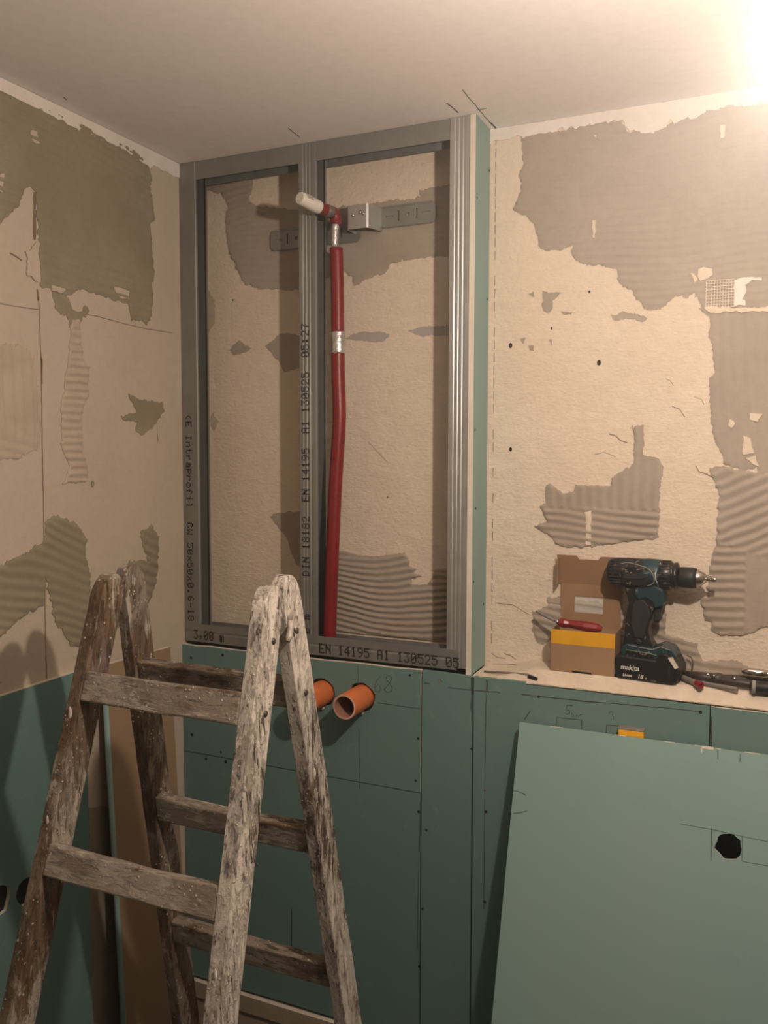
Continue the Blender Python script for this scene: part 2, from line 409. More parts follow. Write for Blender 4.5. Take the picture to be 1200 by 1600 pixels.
# ---------------------------------------------------------------- room shell
X1, Y0 = 2.75, -3.0
def slab(name, a, b, mat, label=None):
    mb = MB(); mb.box(a, b); o = mb.build(name, mat); o['kind'] = 'structure'
    if label: o['label'] = label
    return o
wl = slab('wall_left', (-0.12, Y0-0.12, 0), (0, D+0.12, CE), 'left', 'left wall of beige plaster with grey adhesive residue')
wb = slab('wall_back', (0, D, 0), (X1+0.12, D+0.12, CE), 'back', 'back wall of pale rough plaster with combed grey adhesive')
slab('wall_right', (X1, Y0-0.12, 0), (X1+0.12, D, CE), 'other', 'plain plaster wall on the right outside the view')
slab('wall_front', (0, Y0-0.12, 0), (X1, Y0, CE), 'other', 'plain plaster wall behind the viewer')
slab('floor', (-0.12, Y0-0.12, -0.1), (X1+0.12, D+0.12, 0), 'floor', 'grey screed floor')
ce = slab('ceiling', (-0.12, Y0-0.12, CE), (X1+0.12, D+0.12, CE+0.1), 'ceil', 'smooth off-white painted ceiling')
marks('pencil_mark', ce, [(0.0016, [(722, 140), (768, 194)]), (0.004, [(766, 191), (777, 203)]), (0.003, [(698, 161), (716, 176)]),
      (0.002, [(450, 200), (468, 214)]), (0.002, [(745, 172), (760, 169)]), (0.002, [(100, 152), (104, 156)])], 2, CE, 0.002, 'pencil')

# ---------------------------------------------------------------- back wall patches
pi = math.pi
BC = (0.0, 2.7, 1.2, CE)
P1 = [(813,214),(866,205),(901,200),(947,189),(970,190),(980,204),(1004,207),(1031,204),(1046,192),(1085,182),(1108,173),(1139,165),(1200,161),(1340,140),
      (1340,490),(1200,482),(1100,483),(1094,479),(1092,468),(1083,458),(1077,466),(1054,462),(1041,476),(1022,485),(1004,481),(1002,472),(993,470),(989,453),
      (974,451),(966,441),(964,421),(932,414),(905,410),(891,397),(897,384),(863,393),(845,391),(834,353),(820,334),(803,332),(813,292),(813,269),(818,246)]
patch('adhesive_patch', wb, P1, 1, D, 'adh', 0.0014, [(pi/2-0.03, 0.0165, 0.0026, 0.016, None)], 0.0040, 0.005, (0, 2.6, 1.3, CE-0.002))
P2 = [(1092,483),(1110,499),(1108,521),(1114,552),(1116,580),(1108,598),(1108,623),(1114,680),(1133,726),(1160,735),(1181,732),(1190,745),(1200,742),(1340,760),(1340,485),(1200,484)]
patch('adhesive_patch', wb, P2, 1, D, 'adh', 0.0016, [(0.05, 0.021, 0.0024, 0.012, None)], 0.0045, 0.004)
P3 = [(1108,730),(1131,729),(1180,738),(1340,750),(1340,970),(1190,981),(1162,993),(1123,992),(1110,983),(1112,970),(1100,968),(1096,937),(1106,930),(1106,907),(1110,876),(1119,849),(1123,769),(1114,746)]
q3 = plane2((1160, 860), 1, D); q4 = plane2((1165, 900), 1, D)
patch('adhesive_patch', wb, P3, 1, D, 'adh', 0.0028, [(pi/2+0.42, 0.021, 0.0046, 0.014, lambda a, b: b > q3[1]+(q3[0]-a)*0.35),
      (pi/2+0.05, 0.019, 0.0046, 0.008, lambda a, b: a < q4[0]), (0.0, 0.030, 0.0036, 0.006, None)], 0.0034, 0.004)
P4 = [(845,792),(855,780),(851,761),(859,755),(868,762),(880,771),(893,769),(899,757),(954,759),(958,742),(985,730),(991,719),(991,667),(1006,665),(1006,711),(1027,713),
      (1037,727),(1031,772),(1029,840),(985,845),(947,851),(908,855),(874,853),(864,840),(836,822),(855,815),(851,803)]
q5 = plane2((900, 795), 1, D)
patch('adhesive_patch', wb, P4, 1, D, 'adh', 0.0026, [(0.0, 0.022, 0.0034, 0.006, lambda a, b: b > q5[1]-(a-q5[0])*0.0), (pi/2-0.06, 0.017, 0.0052, 0.012, None)], 0.0034, 0.004)
for pl, rg in (([(847,455),(876,458),(864,470),(861,489),(849,487)], None),
               ([(832,956),(858,945),(884,945),(886,1000),(860,1000),(842,1008),(832,985)], [(pi/2-0.15, 0.018, 0.003, 0.01, None)]),
               ([(855,933),(883,932),(886,942),(858,944)], None),
               ([(969,957),(990,940),(1022,940),(1038,949),(1042,960),(1038,992),(1061,997),(1089,1005),(1092,1020),(1102,1031),(1121,1033),(1145,1030),(1168,1039),(1168,1052),(1067,1060),(970,1060)],
                [(pi/2-0.1, 0.018, 0.0032, 0.012, None)]),
               ([(888,938),(952,940),(952,976),(888,974)], [(pi/2-0.1, 0.018, 0.0032, 0.012, None)]),
               ([(955,493),(975,488),(998,490),(1012,497),(1005,503),(985,498),(960,501)], None),
               ([(878,484),(895,487),(892,492),(880,490)], None)):
    patch('adhesive_patch', wb, pl, 1, D, 'adh', 0.002, rg, 0.0036, 0.004, (0, 2.6, 1.262, CE))
P8 = [(300,292),(397,281),(391,313),(400,321),(432,327),(507,325),(580,320),(659,307),(656,297),(725,284),(725,402),(675,401),(640,405),(611,413),(603,427),(573,437),(555,447),(549,432),
      (535,421),(500,440),(467,452),(430,453),(405,452),(383,443),(370,420),(358,395),(353,350),(356,318),(345,303)]
patch('adhesive_patch', wb, P8, 1, D, 'adh', 0.0015, [(pi/2-0.03, 0.0165, 0.0026, 0.02, None)], 0.0045, 0.005, (0.002, 0.76, 1.3, CE-0.01))
P9 = [(500,858),(528,861),(544,862),(568,868),(597,869),(632,863),(640,875),(639,884),(652,889),(647,895),(659,900),(643,904),(645,913),(669,913),(676,899),(680,890),(705,887),(730,885),(730,1000),
      (680,1004),(640,1000),(560,996),(505,990)]
patch('adhesive_patch', wb, P9, 1, D, 'adh', 0.0022, [(pi/2, 0.0150, 0.0050, 0.022, None)], 0.0030, 0.003, (0.30, 0.76, 1.30, CE))
for pl, mt in (([(540,528),(560,519),(600,518),(609,524),(598,534),(560,532)], 'smear'), ([(638,517),(665,511),(700,508),(716,512),(712,524),(655,524)], 'smear'),
               ([(358,547),(374,532),(392,545),(384,551),(366,554)], 'adh'), ([(415,540),(440,520),(480,525),(485,570),(445,582),(432,560)], 'adh'),
               ([(421,806),(450,798),(480,800),(480,892),(462,880),(448,840)], 'adh'), ([(327,655),(334,645),(342,660),(334,675)], 'adhF'),
               ([(325,450),(336,470),(336,505),(326,520)], 'adhF')):
    patch('adhesive_patch', wb, pl, 1, D, mt, 0.0012, None, 0.006, 0.004, (0.0, 0.78, 1.25, CE))
# pale chips lying over the adhesive, white filler along the ceiling
WB = [(762,204),(778,200),(900,180),(1000,163),(1100,146),(1200,130),(1340,106),(1340,142),(1200,161),(1139,165),(1108,173),(1085,182),(1046,192),(1031,204),(1004,208),(980,204),(970,191),(947,190),(901,201),(866,206),(813,214),(775,221),(763,224)]
patch('filler_band', wb, WB, 1, D, 'white', 0.0035, None, 0.006, 0.008, (0.76, 2.6, 1.5, CE-0.0005))
for pl in ([(1091,422),(1100,417),(1112,420),(1113,430),(1106,437),(1095,440),(1091,432)], [(1079,427),(1084,427),(1090,438),(1086,443)], [(1126,197),(1134,196),(1133,216),(1127,217)],
           [(928,212),(933,212),(932,218)], [(926,345),(931,345),(930,373),(927,372)], [(1140,655),(1149,661),(1143,670),(1138,664)], [(1172,645),(1192,648),(1184,659),(1172,656)],
           [(1162,680),(1172,685),(1178,708),(1160,712)], [(1180,712),(1186,730),(1165,716)], [(915,800),(925,798),(924,850),(916,852)]):
    patch('plaster_chip', wb, pl, 1, D, 'beige', 0.0046, None, 0.005, 0.002)
patch('filler_chip', wb, [(1147,438),(1167,434),(1190,434),(1189,440),(1175,439),(1164,446),(1167,456),(1160,468),(1165,471),(1164,478),(1147,479)], 1, D, 'white', 0.0050, None, 0.006, 0.002)
mb = MB()
a0, a1 = U(1104, 440, 1, D), U(1147, 480, 1, D)
for i in range(11):
    x = a0[0]+(a1[0]-a0[0])*i/10; mb.box((x-0.0006, D-0.0052, a1[2]), (x+0.0006, D-0.0040, a0[2]))
for i in range(10):
    z = a1[2]+(a0[2]-a1[2])*i/9; mb.box((a0[0], D-0.0056, z-0.0006), (a1[0], D-0.0042, z+0.0006))
mb.build('mesh_tape', 'beige', wb)
patch('plaster_bead', wb, [(1100,481),(1120,478),(1147,482),(1170,484),(1205,478),(1205,486),(1150,489),(1110,490)], 1, D, 'beige', 0.006, None, 0.005, 0.004)
# cracks, holes and the dashed plumb line
cr = [(0.0010, [(775-7*t/40.0, 212+798*t/40.0), (775-7*(t+0.55+0.3*random.random())/40.0, 212+798*(t+0.75)/40.0)]) for t in range(40) if random.random() < 0.75]
marks('dashed_line', wb, cr, 1, D, 0.0012, 'pencil')
marks('crack', wb, [(0.002, [(952,678),(962,681),(970,688),(980,692)]), (0.0015, [(985,670),(988,665),(990,676)]), (0.0022, [(1087,727),(1092,737),(1104,741),(1115,747)]),
      (0.0012, [(768,1020),(776,1027),(790,1029)]), (0.0015, [(788,1021),(798,1024),(806,1031)]), (0.0012, [(1040,592),(1048,596),(1052,602)]), (0.0012, [(1085,620),(1096,624),(1100,632)]),
      (0.0010, [(575,690),(605,722)]), (0.0012, [(768,1037),(800,1038),(828,1041)]), (0.0010, [(778,943),(800,945),(830,962)]), (0.0014, [(1050,635),(1062,640),(1070,652)]),
      (0.0010, [(930,710),(945,706),(962,714)])], 1, D, 0.0015, 'crk')
for q, r in (((798,540),0.006),((936,567),0.006),((798,702),0.005),((1178,706),0.006),((606,777),0.002),((364,469),0.0025),((921,456),0.003),((862,513),0.003)):
    p = U(q[0], q[1], 1, D); mb = MB()
    mb.lathe(p+np.array((0, 0.001, 0)), (0, -1, 0), [(0, 0), (0, r*0.7), (0.0022, r), (0.0012, r*0.45), (0.0011, 0)], 9, 0, False, 0.7); mb.build('drill_hole', 'black', wb)
for pl in ([(813,530),(822,527),(818,537)], [(826,540),(835,539),(834,548),(828,547)], [(858,530),(863,530),(862,540)], [(826,460),(834,456),(834,466)]):
    patch('adhesive_patch', wb, pl, 1, D, 'adh', 0.0008, None, 0.006, 0.002)

# ---------------------------------------------------------------- left wall patches
LCp = (-2.0, D-0.002, 0.3, CE-0.001)
L1 = [(-150,66),(0,138),(47,158),(77,172),(103,187),(133,197),(160,210),(187,223),(213,237),(230,252),(233,260),(237,300),(242,343),(235,350),(240,413),(238,480),(230,505),(207,500),(200,477),
      (173,467),(123,450),(103,463),(80,450),(63,450),(60,377),(57,297),(40,295),(30,320),(10,337),(-10,355),(-150,400)]
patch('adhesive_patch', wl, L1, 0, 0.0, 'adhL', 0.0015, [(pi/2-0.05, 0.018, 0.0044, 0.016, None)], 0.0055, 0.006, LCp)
patch('adhesive_patch', wl, [(80,450),(103,463),(112,480),(125,487),(132,480),(139,487),(128,497),(120,517),(108,512),(104,495),(86,483)], 0, 0.0, 'adhL', 0.0015, None, 0.006, 0.006, LCp)
patch('adhesive_residue', wl, [(-60,545),(20,538),(45,545),(58,600),(63,660),(62,700),(28,716),(-60,720)], 0, 0.0, 'adhF', 0.0012,
      [(0.05, 0.024, 0.0026, 0.006, lambda a, b: b > 1.765), (pi/2-0.2, 0.021, 0.0022, 0.01, None)], 0.0045, 0.008, LCp)
patch('adhesive_residue', wl, [(112,500),(125,500),(128,560),(140,570),(136,620),(128,640),(128,690),(136,735),(136,752),(98,756),(108,730),(96,700),(95,640),(105,560)], 0, 0.0, 'adhF', 0.0014,
      [(pi/2, 0.0165, 0.0050, 0.006, None)], 0.0034, 0.005, LCp)
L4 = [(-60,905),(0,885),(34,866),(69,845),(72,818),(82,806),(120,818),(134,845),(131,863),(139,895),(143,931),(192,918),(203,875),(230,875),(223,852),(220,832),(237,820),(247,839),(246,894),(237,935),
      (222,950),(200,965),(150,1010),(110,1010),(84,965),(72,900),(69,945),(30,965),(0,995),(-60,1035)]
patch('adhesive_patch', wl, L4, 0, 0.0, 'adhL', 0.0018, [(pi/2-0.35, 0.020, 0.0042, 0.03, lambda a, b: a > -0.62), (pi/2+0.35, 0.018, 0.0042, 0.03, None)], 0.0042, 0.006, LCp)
patch('adhesive_patch', wl, [(199,615),(220,625),(254,629),(256,643),(240,667),(220,682),(211,674),(213,662),(187,653),(213,643)], 0, 0.0, 'adhL', 0.0016, [(pi/2-0.3, 0.02, 0.001, 0.01, None)], 0.005, 0.006, LCp)
patch('adhesive_patch', wl, [(138,1262),(166,1260),(190,1300),(190,1700),(138,1700)], 0, 0.0, 'adhL', 0.002, [(pi/2, 0.02, 0.001, 0.01, None)], 0.008, 0.004, (-0.36, -0.2, 0.05, 1.2))
WL = [(-150,30),(0,108),(281,255),(281,279),(262,270),(247,262),(233,262),(213,246),(187,231),(160,219),(133,205),(103,194),(77,181),(47,166),(0,146),(-150,76)]
patch('filler_band', wl, WL, 0, 0.0, 'white', 0.003, None, 0.008, 0.006, LCp)
for pl in ([(45,205),(55,205),(60,225),(50,222)], [(176,446),(200,448),(200,468),(180,462)], [(-20,300),(6,262),(0,300)], [(40,395),(58,378),(61,440),(40,430)], [(78,446),(98,450),(97,458),(78,455)]):
    patch('plaster_chip', wl, pl, 0, 0.0, 'left', 0.004, None, 0.006, 0.004, LCp)
marks('crack', wl, [(0.007, [(54,300),(54,375)]), (0.004, [(58,452),(60,470)]), (0.0024, [(60,465),(64,560),(66,700),(69,860),(71,1000),(73,1066)]), (0.003, [(65,560),(66,600)]),
      (0.0016, [(120,488),(150,494),(195,506),(230,514),(270,520)]), (0.0016, [(-10,472),(20,478),(60,484)]), (0.003, [(15,395),(24,400),(34,407)]), (0.0014, [(231,243),(235,258)]),
      (0.0014, [(245,665),(247,690)]), (0.0016, [(0,1068),(3,1066)])], 0, 0.0, 0.002, 'crk')
for q, r in (((134,362),0.007),((144,756),0.008)):
    p = U(q[0], q[1], 0, 0.0); mb = MB()
    mb.lathe(p-np.array((0.001, 0, 0)), (1, 0, 0), [(0, 0), (0, r*0.7), (0.0028, r), (0.0016, r*0.45), (0.0016, 0)], 9, 0, False, 0.6); mb.build('wall_hole', 'core' if r < 0.0075 else 'adhL', wl)

# ---------------------------------------------------------------- boards
def board(name, parent, poly, holes, axis, face, thick, mats, jag_top=0.0, label=None):
    """poly in plane coords; face = coordinate of the visible side"""
    B = resample(poly, 0.03, jag_top, 4.4, 40.0) if jag_top else poly
    V, F_ = cdt([B]+holes); mb = MB()
    if axis == 1: fr, bk = (lambda q, i: (q[0], face, q[1])), (lambda q: (q[0], face+thick, q[1]))
    else: fr, bk = (lambda q, i: (face, q[0], q[1])), (lambda q: (face-thick, q[0], q[1]))
    solid(mb, V, F_, fr, bk, 0, 1); return mb.build(name, mats, parent, label)
def blob(c, r, n=18, jag=0.12, sd=1.0, sq=1.0):
    return [(c[0]+math.cos(2*pi*k/n)*r*(1+jag*nz(math.cos(2*pi*k/n)*2, math.sin(2*pi*k/n)*2, sd)*2)*sq, c[1]+math.sin(2*pi*k/n)*r*(1+jag*nz(math.cos(2*pi*k/n)*2, math.sin(2*pi*k/n)*2, sd)*2)) for k in range(n)]
# lower service wall in front of the back wall
mb = MB(); mb.box((0.0, 0.004, 0.0), (X1, D, 1.248)); lw = mb.build('wall_lower', 'core'); lw['kind'] = 'structure'; lw['label'] = 'low front wall clad in green plasterboard with a mortar ledge'
pA = U(564.5, 1089.5, 1, FR); pB = pA+np.array((0.5065-0.6195, 0, 0)); pB = U(503, 1082.5, 1, FR)
GM = ['green', 'gyps']; GN = ['green', 'green']; g_ = 0.0012
hA = blob((pA[0], pA[2]), 0.0345, 22, 0.06, 2.0); hB = blob((pB[0], pB[2]), 0.0345, 22, 0.06, 5.0)
topj = [(0.654-0.654*k/16.0, 1.256+0.0035*nz(k*0.9, 1.3)) for k in range(17)]
board('plasterboard_panel', lw, [(0.002, 0.980), (0.654, 0.978)]+topj, [hA, hB], 1, FR, 0.0125, GM)
board('plasterboard_panel', lw, [(0.002, 0.386), (0.30, 0.389), (0.654, 0.387), (0.654, 0.9755), (0.002, 0.9775)], [], 1, FR+0.001, 0.0125, GN)
board('plasterboard_panel', lw, [(0.6575, 0.386), (0.7745, 0.386), (0.7745, 1.255), (0.70, 1.257), (0.6575, 1.257)], [], 1, FR, 0.0125, GN)
board('plasterboard_panel', lw, [(0.7785, 0.386), (1.2585, 0.386), (1.2585, 1.250), (0.893, 1.251), (0.892, 1.257), (0.7785, 1.256)], [], 1, FR, 0.0125, GN)
board('plasterboard_panel', lw, [(1.2610, 0.386), (X1-0.01, 0.386), (X1-0.01, 1.250), (1.2610, 1.250)], [], 1, FR, 0.0125, GM)
dots('screw_head', lw, [(298.5,1027.5),(347.7,1023.5),(300,1148),(345,1175),(322,1185.6),(352.5,1190),(640.4,1055),(653.4,1154),(649.5,1219.8),(654,1268.5),(666,1296.8),(759,1268.5),(737,1170),
      (841.6,1088.4),(1094.5,1113),(757,1409),(660,1420),(655,1510)], 1, FR, 0.0032, 'black')
dots('screw_head', lw, [(688.4,1063),(757,1235),(401,1351)], 1, FR, 0.004, 'zinc')
marks('pencil_mark', lw, [(0.0022, [(663,1067),(672,1068)]), [(700,1074),(737,1078)], (0.0016, [(737,1078),(765,1081),(782,1082)]), (0.0018, [(815,1085),(842,1088),(900,1094)]), (0.0022, [(900,1094),(925,1097),(960,1099)]),
      [(960,1099),(1060,1108),(1090,1112)], (0.003, [(761,1062),(761,1080)]), (0.0014, [(761,1080),(759,1100),(757,1300),(756,1420)]), (0.0022, [(476,1035),(476,1048)]),
      [(869,1140),(870,1121),(909,1125),(909,1140)], [(947,1145),(948,1133),(976,1134)], (0.0014, [(819,1124),(829,1110)]), (0.0022, [(1111,1190),(1112,1120)]), (0.0042, [(738,1058),(737,1110)]), (0.0020, [(455,1500),(456,1420)]) ],
      1, FR, 0.0012, 'pencil')
marks('faint_mark', lw, [[(559,1040),(561,1120)], [(561,1140),(562,1232)], (0.0014, [(520,1088),(546,1090)]), (0.0014, [(590,1098),(655,1107)]), [(657,1250),(655,1330),(652,1480)], [(428,1075),(470,1079)]], 1, FR, 0.0010, 'pencilF')
def text_mesh(txt, size, name, mat, parent, origin, ex, ez, nrm, depth=0.0004, shear=0.0, thin=0.0):
    cu = bpy.data.curves.new('txt', 'FONT'); cu.body = txt; cu.size = size; cu.shear = shear; cu.offset = thin; cu.resolution_u = 3
    ob = bpy.data.objects.new('txt', cu); me = ob.to_mesh(); mb = MB(); o, ex, ez, nrm = map(np.array, (origin, ex, ez, nrm))
    mb.add([o+ex*v.co.x+ez*v.co.y+nrm*depth for v in me.vertices], [tuple(p.vertices) for p in me.polygons])
    ob.to_mesh_clear(); bpy.data.objects.remove(ob); bpy.data.curves.remove(cu)
    return mb.build(name, mat, parent)
def stroke_text(name, parent, strokes, mat='pencilF', wd=0.0012):
    return marks(name, parent, strokes, 1, FR, wd, mat, 0.0004)
stroke_text('handwriting', lw, [[(594,1057),(588,1064),(585,1075),(587,1081),(592,1081),(595,1075),(591,1070),(586,1075)],
      [(610,1069),(605,1064),(603,1058),(607,1055),(612,1058),(611,1064),(604,1073),(599,1078)], [(610,1069),(613,1075),(611,1081),(604,1082),(600,1077)]])
stroke_text('handwriting', lw, [[(895,1103),(886,1102),(884,1109),(890,1110),(891,1114),(886,1116),(883,1114)], [(897,1118),(894,1115),(893,1119),(896,1121)], [(900,1120),(901,1117),(904,1120),(906,1117),(910,1116)],
      [(951,1114),(955,1112),(959,1114),(956,1117),(959,1120),(958,1125)]], 'pencilF', 0.0014)
# mortar ledge
def ledge_z(x, y):
    r = min(1, max(0, (x-0.80)/0.12)); r = r*r*(3-2*r); f = min(1, max(0, (y+0.006)/0.024)); f = f*f*(3-2*f)
    bz = 1.2555+0.0245*r*f
    m = math.exp(-((x-0.87)/0.03)**2)*max(0, (y-0.05)/0.05)*0.006
    return bz+m
mb = MB(); nx, ny = 260, 20; vs = []; fs = []
for j in range(ny+1):
    for i in range(nx+1):
        x = 0.770+(X1-0.775)*(i/nx)**1.4; y = -0.0105+(D+0.0105)*j/ny
        r = (1.0 if j < 4 else 0.25 if x < 1.5 else 1)
        if j == 0: y += 0.002*nz(x*40, 1)
        vs.append((x, y, ledge_z(x, y)+(0.0030*nz(x*55, y*55, 2)+0.0018*nz(x*150, y*190, 4))*r))
for j in range(ny):
    for i in range(nx): a = j*(nx+1)+i; fs.append((a, a+1, a+nx+2, a+nx+1))
n0 = len(vs)
for i in range(nx+1): vs.append((vs[i][0], vs[i][1]+0.003+0.0015*nz(vs[i][0]*90, 5), 1.2525+0.0012*nz(vs[i][0]*60, 7)))
for i in range(nx): fs.append((i, n0+i, n0+i+1, i+1))
mb.add(vs, fs, 0, True); mb.build('mortar_ledge', 'mortar', lw)
# raw strip below the green boards
board('raw_strip', lw, [(0.0, 0.337), (X1, 0.337)]+[(X1-X1*k/40.0, 0.379+0.004*nz(k*0.8, 3.0)) for k in range(41)], [], 1, -0.020, 0.024, ['raw', 'gyps'])
hb = blob((0.36, 0.27), 0.055, 20, 0.1, 3.0)
board('base_board', lw, [(0.0, 0.0), (X1, 0.0), (X1, 0.335), (0.0, 0.335)], [hb], 1, -0.012, 0.016, ['raw', 'gyps'])

# left lower panel on the left wall
mb = None
h1, h2 = U(42, 1392, 0, 0.0125), U(-8, 1412, 0, 0.0125)
lp_h = [blob((h1[1], h1[2]), 0.027, 16, 0.1, 8.0), blob((h2[1], h2[2]), 0.036, 16, 0.2, 9.0)]
ov = board('plasterboard_panel', wl, [(-2.4, 0.004), (-0.362, 0.004), (-0.362, 1.272), (-0.60, 1.269), (-2.4, 1.262)], lp_h, 0, 0.0125, 0.0125, GM)
ov['label'] = 'green plasterboard on the lower left wall'
for hh, r in ((h1, 0.034), (h2, 0.042)):
    mb = MB(); mb.lathe((0.0005, hh[1], hh[2]), (1, 0, 0), [(0, 0), (0.001, r), (0.004, r), (0.004, r*0.5), (0.002, r*0.4), (0.002, 0)], 18, 0, False); mb.build('opening_shade_disc', 'black', wl)  # black discs painted as the dark depth behind the shallow board openings

# brown board leaning in the corner
tl = U(166, 1039, 0, 0.030); tr = U(266, 1011, 0, 0.030)
br_ = U(297, 1600, 1, tr[1]); k_ = (br_[0]-0.030)/(tr[2]-br_[2])     # outward lean per metre down
bt = thing('brown_backed_plasterboard', 'narrow brown-paper backed plasterboard offcut leaning upright in the left corner behind the ladder', 'plasterboard', (0.03+k_*tr[2], (tl[1]+tr[1])/2, 0.0))
V, F_ = cdt([[(tl[1], 0.0), (tr[1], 0.0), (tr[1], tr[2]), (tl[1], tl[2])]]); mb = MB()
fx = lambda z: 0.030+k_*(tr[2]-z)
solid(mb, V, F_, lambda q, i: (fx(q[1]), q[0], q[1]), lambda q: (fx(q[1])-0.0125, q[0], q[1]), 0, 1); mb.build('sheet', ['brown', 'gyps'], bt)
mb = MB(); mb.tube([(fx(z)-0.0063, tl[1]-0.001, z) for z in (0.0, tl[2]*0.5, tl[2])], 0.0066, 10); mb.build('rounded_edge', 'greenR', bt, 'green paper rounded edge')

# ---------------------------------------------------------------- metal frame
W, ZB = 0.7555, 1.2635
ft = thing('metal_stud_frame', 'galvanised steel stud frame with two open bays above the green low wall', 'frame', (W/2, 0.03, ZB))
T = 0.0011
def channel(name, sec, z0, z1, mat, vertical=True, label=None, x0=None, x1=None):
    """sec = polyline in (x, y) for studs or (z, y) for tracks"""
    mb = MB(); n = len(sec); offs = []
    for i, p in enumerate(sec):
        a = np.array(sec[max(i-1, 0)], float); b = np.array(sec[min(i+1, n-1)], float); t = b-a; t /= np.linalg.norm(t); offs.append((p[0]-t[1]*T, p[1]+t[0]*T))
    ring = list(sec)+offs[::-1]; m = len(ring)
    def P(q, s): return (q[0], q[1], s) if vertical else (s, q[1], q[0])
    ks = [z0, z1]; vs = [P(q, s) for s in ks for q in ring]
    fs = [(k, (k+1) % m, m+(k+1) % m, m+k) for k in range(m)]
    fs += [(i, i+1, m-2-i, m-1-i) for i in range(n-1)]+[(m+i, m+i+1, 2*m-2-i, 2*m-1-i) for i in range(n-1)]
    mb.add(vs, fs, 0); return mb.build(name, mat, ft, label)
def flange(xa, xb, y, grooves=3, dep=0.0009):
    """front flange with rolled grooves, from xa to xb"""
    out = [(xa, y)]; w_ = xb-xa
    for k in range(grooves):
        c = xa+w_*(0.30+0.22*k); h = abs(w_)*0.035*(1 if w_ > 0 else -1)
        out += [(c-2*h, y), (c-h, y+dep), (c+h, y+dep), (c+2*h, y)]
    return out+[(xb, y)]
ys = -0.0002; SD = 0.0488
# open side towards the right for left and middle stud; right stud has its web on the right
def stud(x0, x1, z0, z1, openr=True, mat='zinc', y=0.0, gv=3):
    if openr:
        sec = [(x1-0.0005, y+0.0075), (x1, y+0.002), (x1-0.0012, y)]+flange(x0+0.001, x1-0.002, y, gv)[::-1]+[(x0, y+0.001), (x0, y+SD-0.001), (x0+0.001, y+SD), (x1, y+SD), (x1, y+SD-0.006)]
    else:
        sec = [(x0, y+0.006), (x0, y+0.001)]+flange(x0+0.001, x1-0.001, y)+[(x1, y+0.001), (x1, y+SD-0.001), (x1-0.001, y+SD), (x0, y+SD), (x0, y+SD-0.006)]
    return channel('stud', sec, z0, z1, mat)
st_l = stud(0.001, 0.0470, ZB+0.002, CE-0.0015, gv=0)
st_m = stud(0.338, 0.3830, ZB+0.002, CE-0.003, True, 'zinc', 0.0020)
st_r = stud(0.7095, W-0.0005, ZB+0.004, CE-0.0015, False, 'zinc2')
# second leg of the right side bay edge, back to back piece
zt = CE-0.0445
channel('track', [(zt, 0.0015), (CE-0.002, 0.0015), (CE-0.001, 0.0025), (CE-0.001, 0.0505), (zt, 0.0515)], 0.0485, 0.7090, 'zinc', False)
channel('track', [(1.309, -0.0016), (1.292, -0.0016), (1.288, -0.0006), (1.284, -0.0016), (ZB+0.001, -0.0016), (ZB, -0.0006), (ZB, 0.0500), (1.306, 0.0505)], 0.004, W-0.022, 'zinc', False)
# stamped dot-matrix print
FONT = {'C':'01110 10001 10000 10000 10000 10001 01110','E':'11111 10000 10000 11110 10000 10000 11111','(':'00010 00100 01000 01000 01000 00100 00010','I':'01110 00100 00100 00100 00100 00100 01110',
'n':'00000 00000 10110 11001 10001 10001 10001','t':'01000 01000 11100 01000 01000 01001 00110','r':'00000 00000 10110 11001 10000 10000 10000','a':'00000 00000 01110 00001 01111 10001 01111',
'p':'00000 11110 10001 10001 11110 10000 10000','o':'00000 00000 01110 10001 10001 10001 01110','f':'00110 01001 01000 11100 01000 01000 01000','i':'00100 00000 01100 00100 00100 00100 01110',
'l':'01100 00100 00100 00100 00100 00100 01110','W':'10001 10001 10001 10101 10101 11011 10001','5':'11111 10000 11110 00001 00001 10001 01110','0':'01110 10001 10011 10101 11001 10001 01110',
'x':'00000 00000 10001 01010 00100 01010 10001','.':'00000 00000 00000 00000 00000 01100 01100','6':'00110 01000 10000 11110 10001 10001 01110','-':'00000 00000 00000 11111 00000 00000 00000',
'1':'00100 01100 00100 00100 00100 00100 01110','8':'01110 10001 10001 01110 10001 10001 01110','3':'11111 00010 00100 00010 00001 10001 01110',',':'00000 00000 00000 00000 01100 00100 01000',
'm':'00000 00000 11010 10101 10101 10101 10101','D':'11100 10010 10001 10001 10001 10010 11100','N':'10001 11001 11101 10111 10011 10001 10001','2':'01110 10001 00001 00010 00100 01000 11111',
'4':'00010 00110 01010 10010 11111 00010 00010','9':'01110 10001 10001 01111 00001 00010 01100','A':'01110 10001 10001 11111 10001 10001 10001','7':'11111 00001 00010 00100 00100 00100 00100',
':':'00000 01100 01100 00000 01100 01100 00000'}
def stamp(parent, txt, o, ex, ez, pw, ph, adv):
    o, ex, ez = map(np.array, (o, ex, ez)); n_ = np.array((0, -1.0, 0))
    for ci, ch in enumerate(txt):
        if ch == ' ': continue
        mb = MB()
        for r, row in enumerate(FONT[ch].split()):
            for c, b in enumerate(row):
                if b == '1':
                    q = o+ex*(ci*adv+c*pw)+ez*((6-r)*ph); mb.obox(q, ex, ez, n_, (0, 0, -0.0004), (pw*0.95, ph*0.86, 0.0003))
        mb.build('stamped_character', 'ink', parent)['kind'] = 'stuff'
za, zb_ = U(297, 648, 1, 0.0)[2], U(297, 972, 1, 0.0)[2]
tx = '(E Intraprofil  CW 50x50x0.6-18'
adv = (za-zb_)/len(tx); stamp(st_l, tx, (0.0115, -0.0017, za), (0, 0, -1), (1, 0, 0), adv*0.155, 0.0026, adv)
za, zb_ = U(479, 503, 1, 0.0)[2], U(479, 900, 1, 0.0)[2]
tx = 'DIN 18182  EN 14195  A1 130525  05:27'
